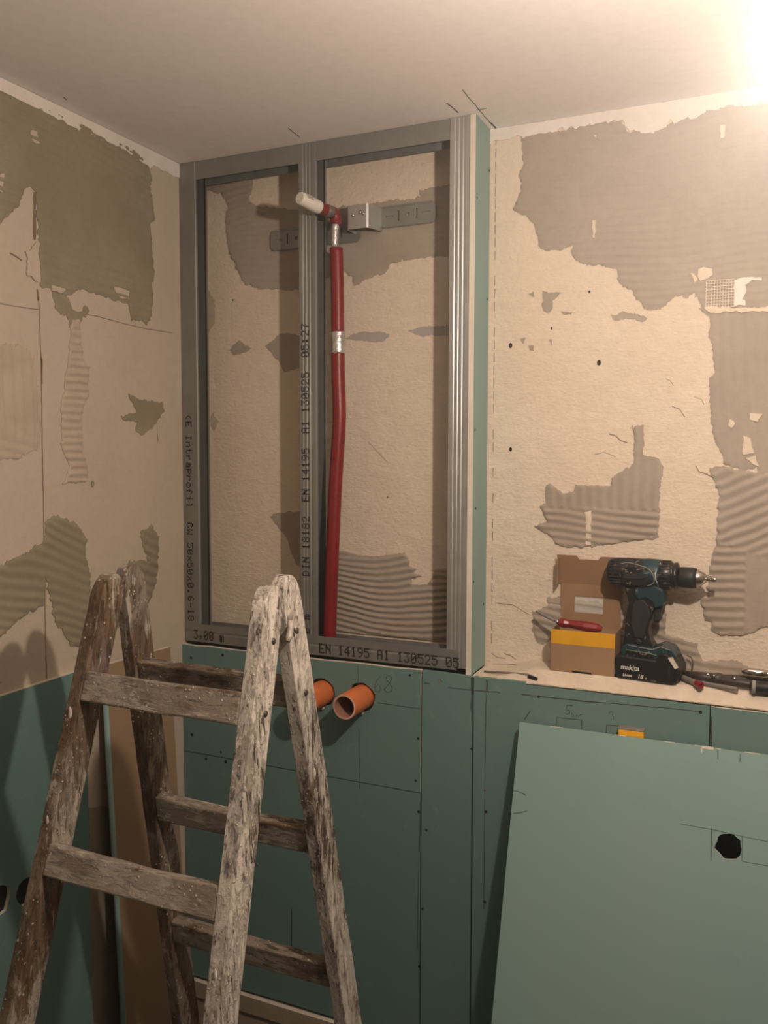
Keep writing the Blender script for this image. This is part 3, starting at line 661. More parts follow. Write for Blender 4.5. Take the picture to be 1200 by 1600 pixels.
adv = (za-zb_)/len(tx); stamp(st_m, tx, (0.3645, 0.0003, zb_), (0, 0, 1), (-1, 0, 0), adv*0.155, 0.0030, adv)
stamp(st_m, '00 m', (0.3645, 0.0003, U(479, 1003, 1, 0)[2]+0.004), (0, 0, 1), (-1, 0, 0), adv*0.155, 0.0030, adv*1.05)
trk = [o for o in ft.children if o.name.startswith('track')][1]
stamp(trk, '3,00 m', (0.030, -0.0033, 1.2695), (1, 0, 0), (0, 0, 1), 0.0024, 0.0035, 0.0158)
xa, xb = U(500, 1020, 1, 0)[0], U(720, 1035, 1, 0)[0]
tx = 'EN 14195 A1 130525 05'
adv = (xb-xa)/len(tx); stamp(trk, tx, (xa, -0.0033, 1.2685), (1, 0, 0), (0, 0, 1), adv*0.16, 0.0034, adv)
stamp(trk, '2', (U(465, 1010, 1, 0)[0], -0.0033, 1.2685), (1, 0, 0), (0, 0, 1), adv*0.16, 0.0034, adv)
# side board on the right cheek
V, F_ = cdt([[(0.0006, ZB-0.008), (D-0.001, ZB-0.004), (D-0.001, CE-0.001), (0.0006, CE-0.001)]]); mb = MB()
solid(mb, V, F_, lambda q, i: (W+0.0125, q[0]-0.002, q[1]), lambda q: (W+0.0002, q[0]-0.002, q[1]), 0, 1)
sb = mb.build('side_board', ['greenR', 'gyps'], ft, 'green plasterboard strip with a pale cut front edge')
for z, y in ((2.36, 0.092), (2.28, 0.010), (1.79, 0.010), (1.62, 0.020), (1.46, 0.010), (1.40, 0.080), (2.08, 0.085)):
    mb = MB(); mb.lathe((W+0.0123, y, z), (1, 0, 0), [(0, 0), (0, 0.0035), (0.0006, 0.0032), (0.0003, 0.0015), (0.0003, 0)], 10, 0, False); mb.build('screw_head', 'black', sb)

# ---------------------------------------------------------------- mounting strap, pipe
zs = U(600, 340, 1, D-0.012)[2]
sl = thing('mounting_strap', 'galvanised slotted mounting strap with raised centre screwed to the back wall inside the frame', 'bracket', (0.42, D-0.002, 2.262))
xl, xr = 0.205, U(680, 330, 1, D-0.01)[0]
def strap(xa, xb, za, zb, yy, name):
    slots = []; L = xb-xa; n = max(2, int(L/0.042)); zc = (za+zb)/2
    for k in range(n):
        c = xa+L*(k+0.5)/n
        if k % 2 == 0: slots.append([(c-0.009, zc-0.002), (c+0.009, zc-0.002), (c+0.009, zc+0.002), (c-0.009, zc+0.002)])
        else: slots.append([(c-0.004, zc-0.004), (c+0.004, zc-0.004), (c+0.004, zc+0.004), (c-0.004, zc+0.004)])
        e = xa+L*(k+1)/n
        if k < n-1: slots.append([(e-0.0015, zc-0.012), (e+0.0015, zc-0.012), (e+0.0015, zc+0.012), (e-0.0015, zc+0.012)])
    r = 0.008
    out = [(xa+r, za), (xb-r, za), (xb, za+r), (xb, zb-r), (xb-r, zb), (xa+r, zb), (xa, zb-r), (xa, za+r)]
    V, F_ = cdt([out]+slots); mb = MB(); solid(mb, V, F_, lambda q, i: (q[0], yy-0.002, q[1]), lambda q: (q[0], yy, q[1]), 0, 0)
    for z in (za+0.003, zb-0.003): mb.box((xa+r, yy-0.0035, z-0.0015), (xb-r, yy-0.0015, z+0.0015))
    mb.build(name, 'zinc', sl)
yw = D-0.006
strap(xl, 0.452, 2.238, 2.288, yw, 'strap_arm'); strap(0.505, xr, 2.262, 2.312, yw, 'strap_arm')
zq0, zq1 = 2.256, 2.310; mb = MB()
prof = [(0.438, yw), (0.440, 0.050), (0.443, 0.047), (0.490, 0.047), (0.494, 0.050), (0.508, yw)]
for i in range(len(prof)-1):
    (x0, y0), (x1, y1) = prof[i], prof[i+1]; t = np.array((x1-x0, y1-y0)); t /= np.linalg.norm(t); nn = np.array((-t[1], t[0]))*0.0018
    mb.add([(x0, y0, zq0), (x1, y1, zq0), (x1, y1, zq1), (x0, y0, zq1), (x0+nn[0], y0+nn[1], zq0), (x1+nn[0], y1+nn[1], zq0), (x1+nn[0], y1+nn[1], zq1), (x0+nn[0], y0+nn[1], zq1)],
           [(0,1,2,3),(4,7,6,5),(0,4,5,1),(2,6,7,3),(1,5,6,2),(0,3,7,4)])
mb.build('raised_plate', 'zinc2', sl)
for x, z in ((0.455, 2.287), (0.474, 2.292), (0.482, 2.288)):
    mb = MB(); mb.lathe((x, 0.0475, z), (0, -1, 0), [(0, 0), (0, 0.0042), (0.002, 0.0040), (0.003, 0.002), (0.003, 0)], 12); mb.build('bolt', 'steel', sl)
def curve(pts, n=10):
    out = []; P = [Vector(p) for p in pts]; P = [P[0]*2-P[1]]+P+[P[-1]*2-P[-2]]
    for i in range(1, len(P)-2):
        for k in range(n):
            t = k/n; a, b, c, d = P[i-1], P[i], P[i+1], P[i+2]
            out.append(0.5*((2*b)+(c-a)*t+(2*a-5*b+4*c-d)*t*t+(3*b-a-3*c+d)*t*t*t))
    out.append(P[-2]); return out
YP = 0.026
px_ = lambda x, y, yy=YP: Vector(U(x, y, 1, yy))
rp = thing('insulated_pipe', 'red insulated water pipe with silver tape rising inside the frame, bent outlet', 'pipe', (0.405, YP, ZB+0.002))
low = curve([px_(514.5, 1004), px_(518, 900), px_(524, 760), px_(530, 660), px_(528.5, 590), px_(528, 548)])
mb = MB(); mb.tube([low[0]-Vector((0, 0, 0.010))]+low, 0.0158, 20); mb.build('insulation', 'red', rp)
mid = curve([px_(528, 552), px_(528.5, 535), px_(528, 519)]); mb = MB()
mb.tube(mid, [0.0162+0.0008*nz(i*1.3, 2) for i in range(len(mid))], 20); mb.build('tape_band', 'tape', rp, 'silver tape joint')
up = curve([px_(528, 522), px_(527, 450), px_(525.5, 388)]); mb = MB(); mb.tube(up, 0.0152, 20); mb.build('insulation', 'red', rp)
tp = curve([px_(525.5, 392), px_(523, 384), px_(523.5, 370), px_(524, 350)]); mb = MB(); mb.tube(tp, [0.0150-0.0065*min(1, i/9.0)+0.001*nz(i*0.9, 4) for i in range(len(tp))], 18); mb.build('tape_wrap', 'tape', rp, 'crumpled silver tape')
e0 = px_(524, 345); e1 = px_(521, 333, YP-0.004); e2 = px_(500, 325, -0.020); e3 = px_(497, 323.5, -0.026); e4 = px_(468, 309, -0.082)
mb = MB(); mb.tube(curve([e0-Vector((0, 0, 0.008)), e0+Vector((0, 0.002, 0.004)), e1, (e1+e2)/2, e2]), 0.0135, 18); mb.build('elbow', 'red', rp)
mb = MB(); a_ = e1+(e2-e1)*0.15; b_ = e1+(e2-e1)*0.62; mb.tube([a_, a_.lerp(b_, 0.5), b_], 0.0142, 18); mb.build('elbow_tape', 'gtape', rp, 'dark grey tape around the elbow')
mb = MB(); dv = (e4-e3); mb.tube([e3-dv*0.06, e3, e3+dv*0.5, e3+dv*0.93, e3+dv], [0.0142, 0.0148, 0.0146, 0.0142, 0.0125], 20); mb.build('cap', 'cap', rp, 'white plastic end plug')
dn = dv.normalized(); tn = Vector((0.75, -0.35, 0.5)); tn = (tn-dn*tn.dot(dn)).normalized()
mb = MB(); sdv = dn.cross(tn); c0 = e3+dv*0.66+tn*0.0128
mb.obox(c0, dn, sdv, tn, (-0.011, -0.006, 0), (0.009, 0.006, 0.0022)); mb.build('cap_recess', 'smear', rp, None, 0.001)

# ---------------------------------------------------------------- orange drain stubs
def drain(p, L, label):
    t = thing('drain_pipe', label, 'pipe', (p[0], -0.0125, p[2]-0.028), 'orange drain pipe stubs')
    R = 0.0285; mb = MB(); o = (p[0], 0.0035, p[2])
    mb.lathe(o, (0, -1, 0), [(0, R), (L+0.014, R), (L+0.016, R-0.0006)], 40); mb.build('pipe_wall', 'orange', t)
    mb = MB(); mb.lathe(o, (0, -1, 0), [(L+0.016, R-0.0006), (L+0.0162, R-0.0045)], 40, 0, False); mb.build('cut_rim', 'lip', t, 'pale sawn rim')
    mb = MB(); mb.lathe(o, (0, -1, 0), [(L+0.0162, R-0.0045), (0.012, R-0.0045), (0.010, 0)], 40); mb.build('bore', 'orangeIn', t)
    mb = MB(); mb.tube([(p[0]+0.004, -0.014, p[2]-0.032), (p[0]+0.006, -0.020, p[2]-0.036)], [0.004, 0.003], 8); mb.build('foam_blob', 'cap', t, 'small pale foam blob')
drain(pA, 0.086, 'orange plastic drain pipe stub in full view right of the ladder, through green board')
drain(pB, 0.086, 'orange plastic drain pipe stub half hidden behind the ladder rail')

# ---------------------------------------------------------------- yellow level and leaning sheet
ya, yb = U(966, 1152, 1, -0.030), U(1006, 1152, 1, -0.030); zt_ = U(986, 1138, 1, -0.030)[2]
lv = thing('spirit_level', 'yellow end of a spirit level poking out behind the leaning green board', 'level', ((ya[0]+yb[0])/2, -0.024, 0.0))
mb = MB(); mb.box((ya[0], -0.0335, 0.0), (yb[0], -0.0135, zt_-0.004)); mb.build('rail', 'yellow', lv, None, 0.001)
mb = MB(); mb.box((ya[0]-0.0008, -0.0338, zt_-0.0045), (yb[0]+0.0008, -0.0132, zt_)); mb.build('end_cap', 'greyp', lv, 'dark grey end cap', 0.0015)
YT = -0.048
T0 = U(812, 1128, 1, YT); best = min(((abs(U(768, 1600, 1, y)[0]-T0[0]), y) for y in np.arange(-0.5, -0.05, 0.002)))
Bq = U(768, 1600, 1, best[1]); kk = (YT-Bq[1])/(T0[2]-Bq[2]); zc0 = T0[2]
yb0 = YT-kk*zc0
ls = thing('leaning_plasterboard', 'large loose green plasterboard sheet with a cut round hole leaning on the low wall', 'plasterboard', (1.4, yb0, 0.0))
dl = np.array((0, YT-yb0, zc0)); Ls = np.linalg.norm(dl); ey = dl/Ls; nrm = np.array((0, -ey[2], ey[1]))
OB = np.array((0, yb0, 0.0))
def LP(a, s, off=0.0): return OB+np.array((a, 0, 0))+ey*s+nrm*off
def lpix(q):
    d = Fv+Rv*(q[0]-600)/CF-Uv*(q[1]-800)/CF; t = ((OB-C0)@nrm)/(d@nrm); return C0+t*d
hc = lpix((1138, 1323)); sh = (hc-OB)@ey
hole = blob((hc[0], sh), 0.0225, 20, 0.14, 12.0)
tpz = [(2.05-(2.05-T0[0])*k/30.0, Ls+0.0018*nz(k*0.7, 6.0)) for k in range(31)]
V, F_ = cdt([[(T0[0], 0.004), (2.05, 0.004)]+tpz, hole]); mb = MB()
solid(mb, V, F_, lambda q, i: LP(q[0], q[1]), lambda q: LP(q[0], q[1], -0.0125), 0, 1); lsb = mb.build('sheet', ['greenR', 'gyps'], ls)
mb = MB()
for k in range(26):
    a = T0[0]+0.01+k*0.045+0.02*random.random()
    if a > 2.0 or random.random() < 0.35: continue
    mb.obox(LP(a, Ls-0.0012, -0.0002), (1, 0, 0), ey, nrm, (0, 0, 0), (0.008+0.022*random.random(), 0.0016, 0.0008))
q = lpix((1096, 1166)); a = q[0]; mb.obox(LP(a, Ls-0.004, -0.0002), (1, 0, 0), ey, nrm, (0, 0, 0), (0.022, 0.005, 0.0007)); mb.obox(LP(a, Ls-0.012, -0.0002), (1, 0, 0), ey, nrm, (0, 0, 0), (0.002, 0.010, 0.0007))
mb.build('torn_paper', 'gyps', ls, 'pale torn paper along the top edge')['kind'] = 'stuff'
marks('pencil_mark', ls, [(0.0014, [(1112,1294),(1111,1345)]), (0.0010, [(1160,1306),(1159,1345)]), (0.0009, [(1062,1287),(1112,1296),(1200,1315)]), (0.0010, [(1160,1346),(1200,1353)]),
      (0.0016, [(1122,1172),(1122,1186)]), (0.0014, [(1157,1178),(1156,1191)]), (0.0014, [(802,1235),(812,1237),(822,1243)]), (0.0014, [(801,1271),(812,1270),(824,1267)])], 3, nrm, 0.0012, 'pencilF', 0.0005, lpix)

# ---------------------------------------------------------------- ladder
q = dict(hx=0.4844, hy=-0.6162, hz=1.4868, w0=0.2972, k=0.0372, aA=0.2859, aB=0.1971, sA=0.1266, ds=0.2754)
lt = thing('step_ladder', 'old wooden double-sided step ladder crusted with plaster and paint splashes', 'ladder', (q['hx'], q['hy'], 0.0))
H0 = np.array((q['hx'], q['hy'], q['hz']))
ux = np.array((1.0, 0, 0))
def frame_of(sec):
    a = q['aA'] if sec == 'A' else q['aB']; sg = -1 if sec == 'A' else 1
    dn = np.array((0, sg*math.sin(a), -math.cos(a))); nn = np.array((0, math.cos(a), sg*math.sin(a))); return dn, nn
RN = {'A': (-0.045, 0.010), 'B': (0.016, 0.071)}; TH = 0.025
for sec in ('A', 'B'):
    dn, nn = frame_of(sec); n0, n1 = RN[sec]; L = (H0[2]-0.0)/math.cos(q['aA' if sec == 'A' else 'aB'])-0.008; nc, rr = (n0+n1)/2, (n1-n0)/2
    top = 0.018 if sec == 'A' else 0.026
    for sd in (-1, 1):
        out = [(L, n0+0.0)]
        for k in range(60): s_k = L-(L)*k/60.0; out.append((s_k, n0+0.0012*nz(s_k*22, sd*3+n0*30, 1)))
        for k in range(13): a = pi*k/12; out.append((0.0-math.sin(a)*(rr+top)*0.9, nc-math.cos(a)*rr))
        for k in range(60): s_k = L*k/60.0; out.append((s_k+0.0001, n1+0.0012*nz(s_k*22, sd*5, 9)))
        out.append((L, n1)); out = out[1:]
        # clean duplicates
        cl = []
        for z in out:
            if not cl or abs(z[0]-cl[-1][0])+abs(z[1]-cl[-1][1]) > 4e-4: cl.append(z)
        V, F_ = cdt([cl]); mb = MB()
        def pt(v_, side):  # side 0 inner, 1 outer
            s_v, n_v = v_; off = q['w0']/2+q['k']*max(s_v, -0.05)+side*TH
            e = 0.0009*nz(s_v*28, n_v*60, sd*4+side)
            return H0+ux*sd*(off+e)+dn*s_v+nn*n_v
        solid(mb, V, F_, lambda v_, i: pt(v_, 1), lambda v_: pt(v_, 0), 0, 0)
        mt = 'railR' if sd == 1 else ('railL' if sec == 'A' else 'railB')
        rl = mb.build('rail', mt, lt, 'front rail' if sec == 'A' else 'rear rail', 0.0035, 3)
    for k in range(5):
        s0 = q['sA']+(0.002 if sec == 'B' else 0)+k*q['ds']; h = 0.050
        if s0+h > L: break
        hw0, hw1 = q['w0']/2+q['k']*s0, q['w0']/2+q['k']*(s0+h)
        na, nb = ((n0-0.0002, n0+0.024) if sec == 'A' else (n0+0.006, n0+0.030))
        mb = MB(); cs = []
        NS = 14
        for i in range(NS+1):
            t = -1+2*i/NS
            for (ss, hw, n_) in ((s0, hw0, na), (s0+h, hw1, na), (s0+h, hw1, nb), (s0, hw0, nb)):
                w1 = 0.0022*nz(t*3.1+k, ss*9, 2+n_*50)*(1-abs(t)**4)
                if ss == s0: w1 += 0.0035*(1-t*t)*(1 if k else 0.3)
                cs.append(H0+ux*t*hw+dn*(ss+w1)+nn*n_)
        fs = [(4*i+j, 4*i+(j+1) % 4, 4*i+4+(j+1) % 4, 4*i+4+j) for i in range(NS) for j in range(4)]+[(0, 1, 2, 3), (4*NS, 4*NS+1, 4*NS+2, 4*NS+3)]
        mb.add(cs, fs); mb.build('rung', 'rung', lt, 'front rung' if sec == 'A' else 'rear rung', 0.003, 2)
# steel hinge straps, bolts and hook on the outer faces
for sd in (-1, 1):
    for sec in ('A', 'B'):
        dn, nn = frame_of(sec); n0, n1 = RN[sec]; nc = (n0+n1)/2
        def Q(s_v, n_v, o): return H0+ux*sd*(q['w0']/2+q['k']*s_v+TH+o)+dn*s_v+nn*n_v
        nm = nc+(0.006 if sec == 'A' else -0.004)
        mb = MB(); pts = []
        for s_v in np.linspace(-0.005, 0.20, 16):
            wv = 0.0085 if s_v < 0.19 else 0.005
            pts.append([Q(s_v, nm-wv, -0.0022), Q(s_v, nm-wv*0.85, 0.0016), Q(s_v, nm+wv*0.85, 0.0016), Q(s_v, nm+wv, -0.0022)])
        vs = [v_ for p in pts for v_ in p]; fs = [(4*i+j, 4*i+j+1, 4*i+5+j, 4*i+4+j) for i in range(15) for j in range(3)]
        fs += [(0, 1, 2, 3), (60, 61, 62, 63)]+[(4*i+3, 4*i, 4*i+4, 4*i+7) for i in range(15)]
        mb.add(vs, fs); hs = mb.build('hinge_strap', 'railR' if sd == 1 else 'railL', lt, 'plaster-crusted steel hinge strap')
        for s_v in (0.045, 0.155):
            mb = MB(); c = Q(s_v, nm, 0.0010); mb.lathe(c, ux*sd, [(0, 0.0058), (0.0022, 0.0050), (0.0034, 0.0025), (0.0036, 0)], 12); mb.build('bolt', 'dark', hs)
    mb = MB(); c = H0+ux*sd*(q['w0']/2+TH)+np.array((0, 0.030, -0.008))
    mb.lathe(c, ux*sd, [(0, 0.010), (0.003, 0.009), (0.005, 0.005), (0.0055, 0)], 16); mb.build('pivot_bolt', 'crust', lt)
    if sd == 1:
        mb = MB(); h0 = Vector(c)+Vector((0.004, -0.003, -0.008))
        mb.tube([h0, h0+Vector((0.002, -0.004, -0.012)), h0+Vector((0.003, -0.010, -0.024)), h0+Vector((0.003, -0.015, -0.031))], [0.0045, 0.0055, 0.0060, 0.0045], 10); mb.build('hook', 'crust', lt, 'crusted metal hook')
        mb = MB(); mb.tube([h0+Vector((0.003, 0.004, -0.014)), h0+Vector((0.004, 0.012, -0.022))], [0.0022, 0.0018], 8); mb.build('pin', 'dark', lt)
# plaster lumps that stick out
for (sec, sd, s_v, n_f, r) in [('A', -1, 0.20, -1, 0.008), ('A', -1, 0.37, -1, 0.006), ('A', 1, 0.52, -1, 0.007), ('A', 1, 0.10, 0.3, 0.006), ('B', 1, 0.30, -0.4, 0.006), ('A', -1, 0.44, -0.6, 0.007)]:
    dn, nn = frame_of(sec); n0, n1 = RN[sec]; nn_v = (n0+n1)/2+n_f*(n1-n0)/2
    side = (q['w0']/2+q['k']*s_v+(TH if sd == 1 else 0))*sd if n_f > -0.9 else (q['w0']/2+q['k']*s_v+TH*0.5)*sd
    c = H0+ux*side+dn*s_v+nn*nn_v; mb = MB()
    mb.lathe(c-np.array((0, 0, r*1.8)), (0, 0, 1), [(0, 0.0), (r*0.4, r*0.30), (r*1.8, r*0.5), (r*3.0, r*0.35), (r*3.6, 0)], 10, 0, True, 0.55); mb.build('plaster_lump', 'white', lt)

# ---------------------------------------------------------------- things on the ledge
ZL = 1.2805
bxl, bxr = 0.9385, 1.0705
bx = thing('cardboard_box', 'small open cardboard box with a yellow band, lid up against the back wall', 'box', ((bxl+bxr)/2, 0.055, ZL))
yf, ybk, hb_ = 0.020, 0.096, 0.0885; t = 0.0012
mb = MB(); mb.box((bxl, yf, ZL), (bxr, yf+t, ZL+hb_)); mb.box((bxl, ybk-t, ZL), (bxr, ybk, ZL+hb_)); mb.box((bxl, yf+t, ZL), (bxl+t, ybk-t, ZL+hb_)); mb.box((bxr-t, yf+t, ZL), (bxr, ybk-t, ZL+hb_)); mb.box((bxl, yf+t, ZL), (bxr, ybk-t, ZL+t))
mb.build('carton', 'card', bx)
mb = MB(); mb.box((bxl-0.0003, yf-0.0004, ZL+hb_-0.030), (bxr+0.0003, yf, ZL+hb_)); mb.build('yellow_band', 'yellow', bx, 'printed yellow band')
mb = MB(); mb.box((bxl+0.045, yf-0.0005, ZL), (bxl+0.085, yf+0.0003, ZL+0.0035)); mb.build('glue_slot', 'black', bx)
lx0, lx1 = bxl+0.002, bxr-0.002
win = [(lx0+0.030, 0.030), (lx0+0.092, 0.030), (lx0+0.092, 0.066), (lx0+0.030, 0.066)]
zb0 = ZL+hb_-0.004; hl = 0.092
V, F_ = cdt([[(lx0, 0), (lx1, 0), (lx1, hl), (lx0, hl)], win]); mb = MB()
solid(mb, V, F_, lambda v_, i: (v_[0], 0.0945, zb0+v_[1]), lambda v_: (v_[0], 0.0958, zb0+v_[1]), 0, 0); lid = mb.build('lid', 'cardin', bx)
mb = MB(); mb.box((win[0][0], 0.0958, zb0+0.030), (win[1][0], 0.0964, zb0+0.066)); mb.build('window', 'film', lid, 'clear window in the lid')
fl = [(lx0-0.004, 0), (lx1+0.001, 0), (lx1+0.001, 0.066), (lx1-0.040, 0.066), (lx1-0.046, 0.058), (lx0+0.042, 0.058), (lx0+0.036, 0.066), (lx0-0.006, 0.066)]
V, F_ = cdt([fl]); mb = MB(); zf = zb0+hl
solid(mb, V, F_, lambda v_, i: (v_[0], 0.0945-0.25*v_[1], zf+0.97*v_[1]), lambda v_: (v_[0], 0.0958-0.25*v_[1], zf+0.97*v_[1]), 0, 0); mb.build('lid_flap', 'cardin', bx)
mb = MB(); mb.box((lx0-0.001, 0.060, zb0+0.094), (lx0+0.0002, 0.0850, zb0+0.150)); mb.build('side_tab', 'card', bx)

sc = thing('screwdriver', 'red-handled screwdriver lying across the open cardboard box', 'screwdriver', (1.0, 0.045, ZL+hb_))
s0 = Vector(U(838, 955, 1, 0.060)); s1 = Vector(U(872, 972, 1, 0.040)); s2 = Vector(U(939, 984, 1, 0.030)); s2.z = max(s2.z, ZL+hb_-0.01); s2 += Vector((0, 0.012, 0))
mb = MB(); d_ = s2-s1; mb.tube([s1+d_*k for k in (0, 0.05, 0.15, 0.25, 0.6, 0.9, 1.0)], [0.006, 0.0095, 0.0105, 0.0085, 0.0110, 0.0100, 0.005], 8, 0, True, False); mb.build('handle', 'redp', sc, None, 0.001)
mb = MB(); mb.tube([s0, s0.lerp(s1, 0.15), s0.lerp(s1, 1.1)], [0.0022, 0.0036, 0.0038], 10); mb.build('blade', 'greyp', sc, 'dull grey blade')
mb = MB(); mb.tube([s0.lerp(s1, 0.90), s0.lerp(s1, 1.05)], 0.0055, 12); mb.build('ferrule', 'chrome', sc)

# ---------------------------------------------------------------- cordless drill (built along local +x, then turned a little)
dr = thing('cordless_drill', 'dusty black and teal cordless drill standing on its battery beside the cardboard box', 'drill', (1.135, 0.055, ZL))
KD = 0.000200                          # metres per unit of the drawing below
DO = Vector((1.0475, 0.050, 0)); zax = 1.4955; AZ = -0.07
def G(u, v_, w_=0.0):                  # drawing (right, down, towards the viewer) -> world
    a = Vector(((u-60)*KD, -w_*KD, 0)); ca, sa = math.cos(AZ), math.sin(AZ)
    cx = 0.045; X = a.x-cx; return Vector((DO.x+cx+X*ca-a.y*sa*1.0, DO.y+X*sa+a.y*ca, zax-(v_-300)*KD))
AXd = (G(1000, 300)-G(0, 300)).normalized()
def lat(name, mat, pr, v_=300, parent=dr, n=30, sx=1.0, label=None):
    mb = MB(); mb.lathe(G(0, v_), AXd, [(u*KD, r*KD) for u, r in pr], n, 0, True, sx); return mb.build(name, mat, parent, label)
lat('motor_housing', 'dblack', [(62, 0), (62, 80), (75, 118), (100, 136), (160, 146), (235, 150), (420, 150), (560, 146), (600, 140), (600, 0)], 302, n=36)
body = [o for o in dr.children if o.name.startswith('motor')][0]
mb = MB()
for k in range(9):
    a = -0.95+k*0.24; r = 0.0290; mb.obox(G(70, 302)+Vector((0, -math.cos(a)*r, math.sin(a)*r)), AXd, (0, 1, 0), (0, 0, 1), (0.006, -0.002, -0.0011), (0.030, 0.002, 0.0011))
mb.build('vent_rib', 'rub', body)
lat('gear_housing', 'teal', [(420, 0), (420, 151), (470, 155), (575, 152), (600, 148), (600, 0)], 302, n=36)
lat('torque_collar', 'dblack', [(596, 0), (596, 138), (610, 146), (700, 146), (715, 130), (730, 128), (745, 136), (765, 130), (775, 100), (775, 0)], 306, n=36)
mb = MB()
for k in range(24):
    a = 2*pi*k/24; c = G(612, 306)+Vector((0, math.cos(a), math.sin(a)))*0.0288; mb.obox(c, AXd, (0, -math.sin(a), math.cos(a)), (0, math.cos(a), math.sin(a)), (0, -0.0011, -0.001), (0.017, 0.0011, 0.0014))
mb.build('collar_grip', 'rub', [o for o in dr.children if o.name.startswith('torque')][0])
ck = lat('chuck', 'rub', [(775, 0), (775, 92), (790, 104), (900, 106), (940, 100), (945, 0)], 318, n=32)
lat('chuck_nose', 'steel', [(940, 0), (940, 88), (960, 88), (1005, 64), (1040, 36), (1045, 0)], 318, ck, label='bright steel chuck nose')
lat('driver_bit', 'steel', [(1035, 0), (1035, 20), (1075, 18), (1080, 28), (1120, 30), (1132, 26), (1132, 10), (1120, 0)], 320, n=12, label='steel socket bit')
def prism(name, mat, poly, w0, w1, parent=dr, bev=0.003, label=None):
    V, F_ = cdt([[(a*KD, b*KD) for a, b in poly]]); mb = MB()
    solid(mb, V, F_, lambda v_, i: G(v_[0]/KD, v_[1]/KD, w1), lambda v_: G(v_[0]/KD, v_[1]/KD, w0), 0, 0); return mb.build(name, mat, parent, label, bev, 3)
prism('rubber_grip', 'dblack', [(240,420),(560,420),(560,560),(540,700),(505,860),(520,960),(560,1030),(560,1090),(240,1090),(262,960),(270,760),(300,600),(270,520)], -85, 85, bev=0.010)
prism('side_shell', 'dblack', [(240,270),(280,225),(420,215),(500,240),(555,300),(560,360),(480,410),(300,420),(240,390)], 120, 148, bev=0.002)
prism('side_stripe', 'rub', [(255,300),(430,292),(520,320),(430,345),(250,350)], 140, 156, bev=0.001)
prism('teal_shell', 'teal', [(370,430),(560,400),(640,440),(655,600),(560,640),(540,580),(470,545),(400,570),(350,500)], -100, 102, bev=0.004, label='teal front shell above the trigger')
prism('trigger', 'rub', [(555,600),(640,600),(615,690),(620,770),(540,800)], -45, 45, bev=0.004)
prism('grip_pad', 'rub', [(360,580),(450,560),(500,620),(520,720),(480,850),(470,960),(370,960),(330,820),(340,660)], 80, 98, bev=0.004)
prism('foot', 'teal', [(250,1060),(300,1020),(560,1045),(640,1005),(740,1030),(790,1100),(770,1150),(250,1170)], -150, 150, bev=0.003, label='teal base above the battery')
prism('latch_plate', 'dblack', [(300,1090),(560,1100),(600,1160),(280,1160)], 150, 158, bev=0.001)
zbot = int(300+(zax-ZL)/KD)-1
bt_ = prism('battery', 'batt', [(195,1150),(250,1135),(600,1150),(640,1080),(700,1070),(790,1130),(840,1230),(840,zbot-80),(800,zbot-10),(740,zbot),(240,zbot),(195,zbot-40)], -190, 188, bev=0.0035)
prism('battery_label', 'wool', [(720,1110),(765,1095),(825,1195),(790,1215)], 188, 191, bt_, 0.0, 'pale worn sticker')
prism('battery_groove', 'rub', [(730,1200),(745,1200),(745,zbot-60),(730,zbot-60)], 188, 192, bt_, 0.0)
for a_, b_, p in (((165, 165), (150, 240), 0), ((600, 180), (570, 300), 0), ((570, 300), (600, 420), 0)):
    pass
mb = MB(); arc = [G(605, 178, 60), G(585, 220, 120), G(572, 280, 152), G(578, 340, 150), G(600, 415, 100)]
mb.tube([Vector(p) for p in arc], 0.0010, 6); mb.build('seam_line', 'print', body, 'pale dust-filled seam')
mb = MB(); arc = [G(215, 205, 116), G(300, 190, 112), G(420, 212, 128), G(510, 240, 148), G(560, 320, 152), G(540, 390, 140), G(400, 432, 98)]
mb.tube(curve(arc, 4), 0.0008, 6); mb.build('seam_line', 'printd', body)
mb = MB(); mb.tube([G(320, 1030, 152), G(560, 1052, 152), G(640, 1012, 152), G(735, 1040, 152)], 0.0010, 6); mb.tube([G(300, 1080, 152), G(540, 1092, 153), G(600, 1105, 152)], 0.0008, 6); mb.build('seam_line', 'printd', dr, 'pale scuffed seam on the base')
exd = G(100, 0)-G(0, 0); exd.normalize(); wn = G(0, 0, 1000)-G(0, 0, 0); wn.normalize()
text_mesh('makita', 0.0142, 'brand_print', 'print', bt_, G(255, 1275, 189.5), exd, (0, 0, 1), wn, 0.0004, 0.15, 0.0002)
text_mesh('Li-ion', 0.0080, 'battery_print', 'print', bt_, G(278, 1345, 189.5), exd, (0, 0, 1), wn, 0.0004, 0.2, 0.0002)
text_mesh('18', 0.0115, 'battery_print', 'print', bt_, G(425, 1350, 189.5), exd, (0, 0, 1), wn, 0.0004, 0.2, 0.0003)
text_mesh('V', 0.0070, 'battery_print', 'print', bt_, G(500, 1355, 189.5), exd, (0, 0, 1), wn, 0.0004)
text_mesh('4,0 Ah', 0.0042, 'battery_print', 'printd', bt_, G(560, 1365, 189.5), exd, (0, 0, 1), wn, 0.0004)

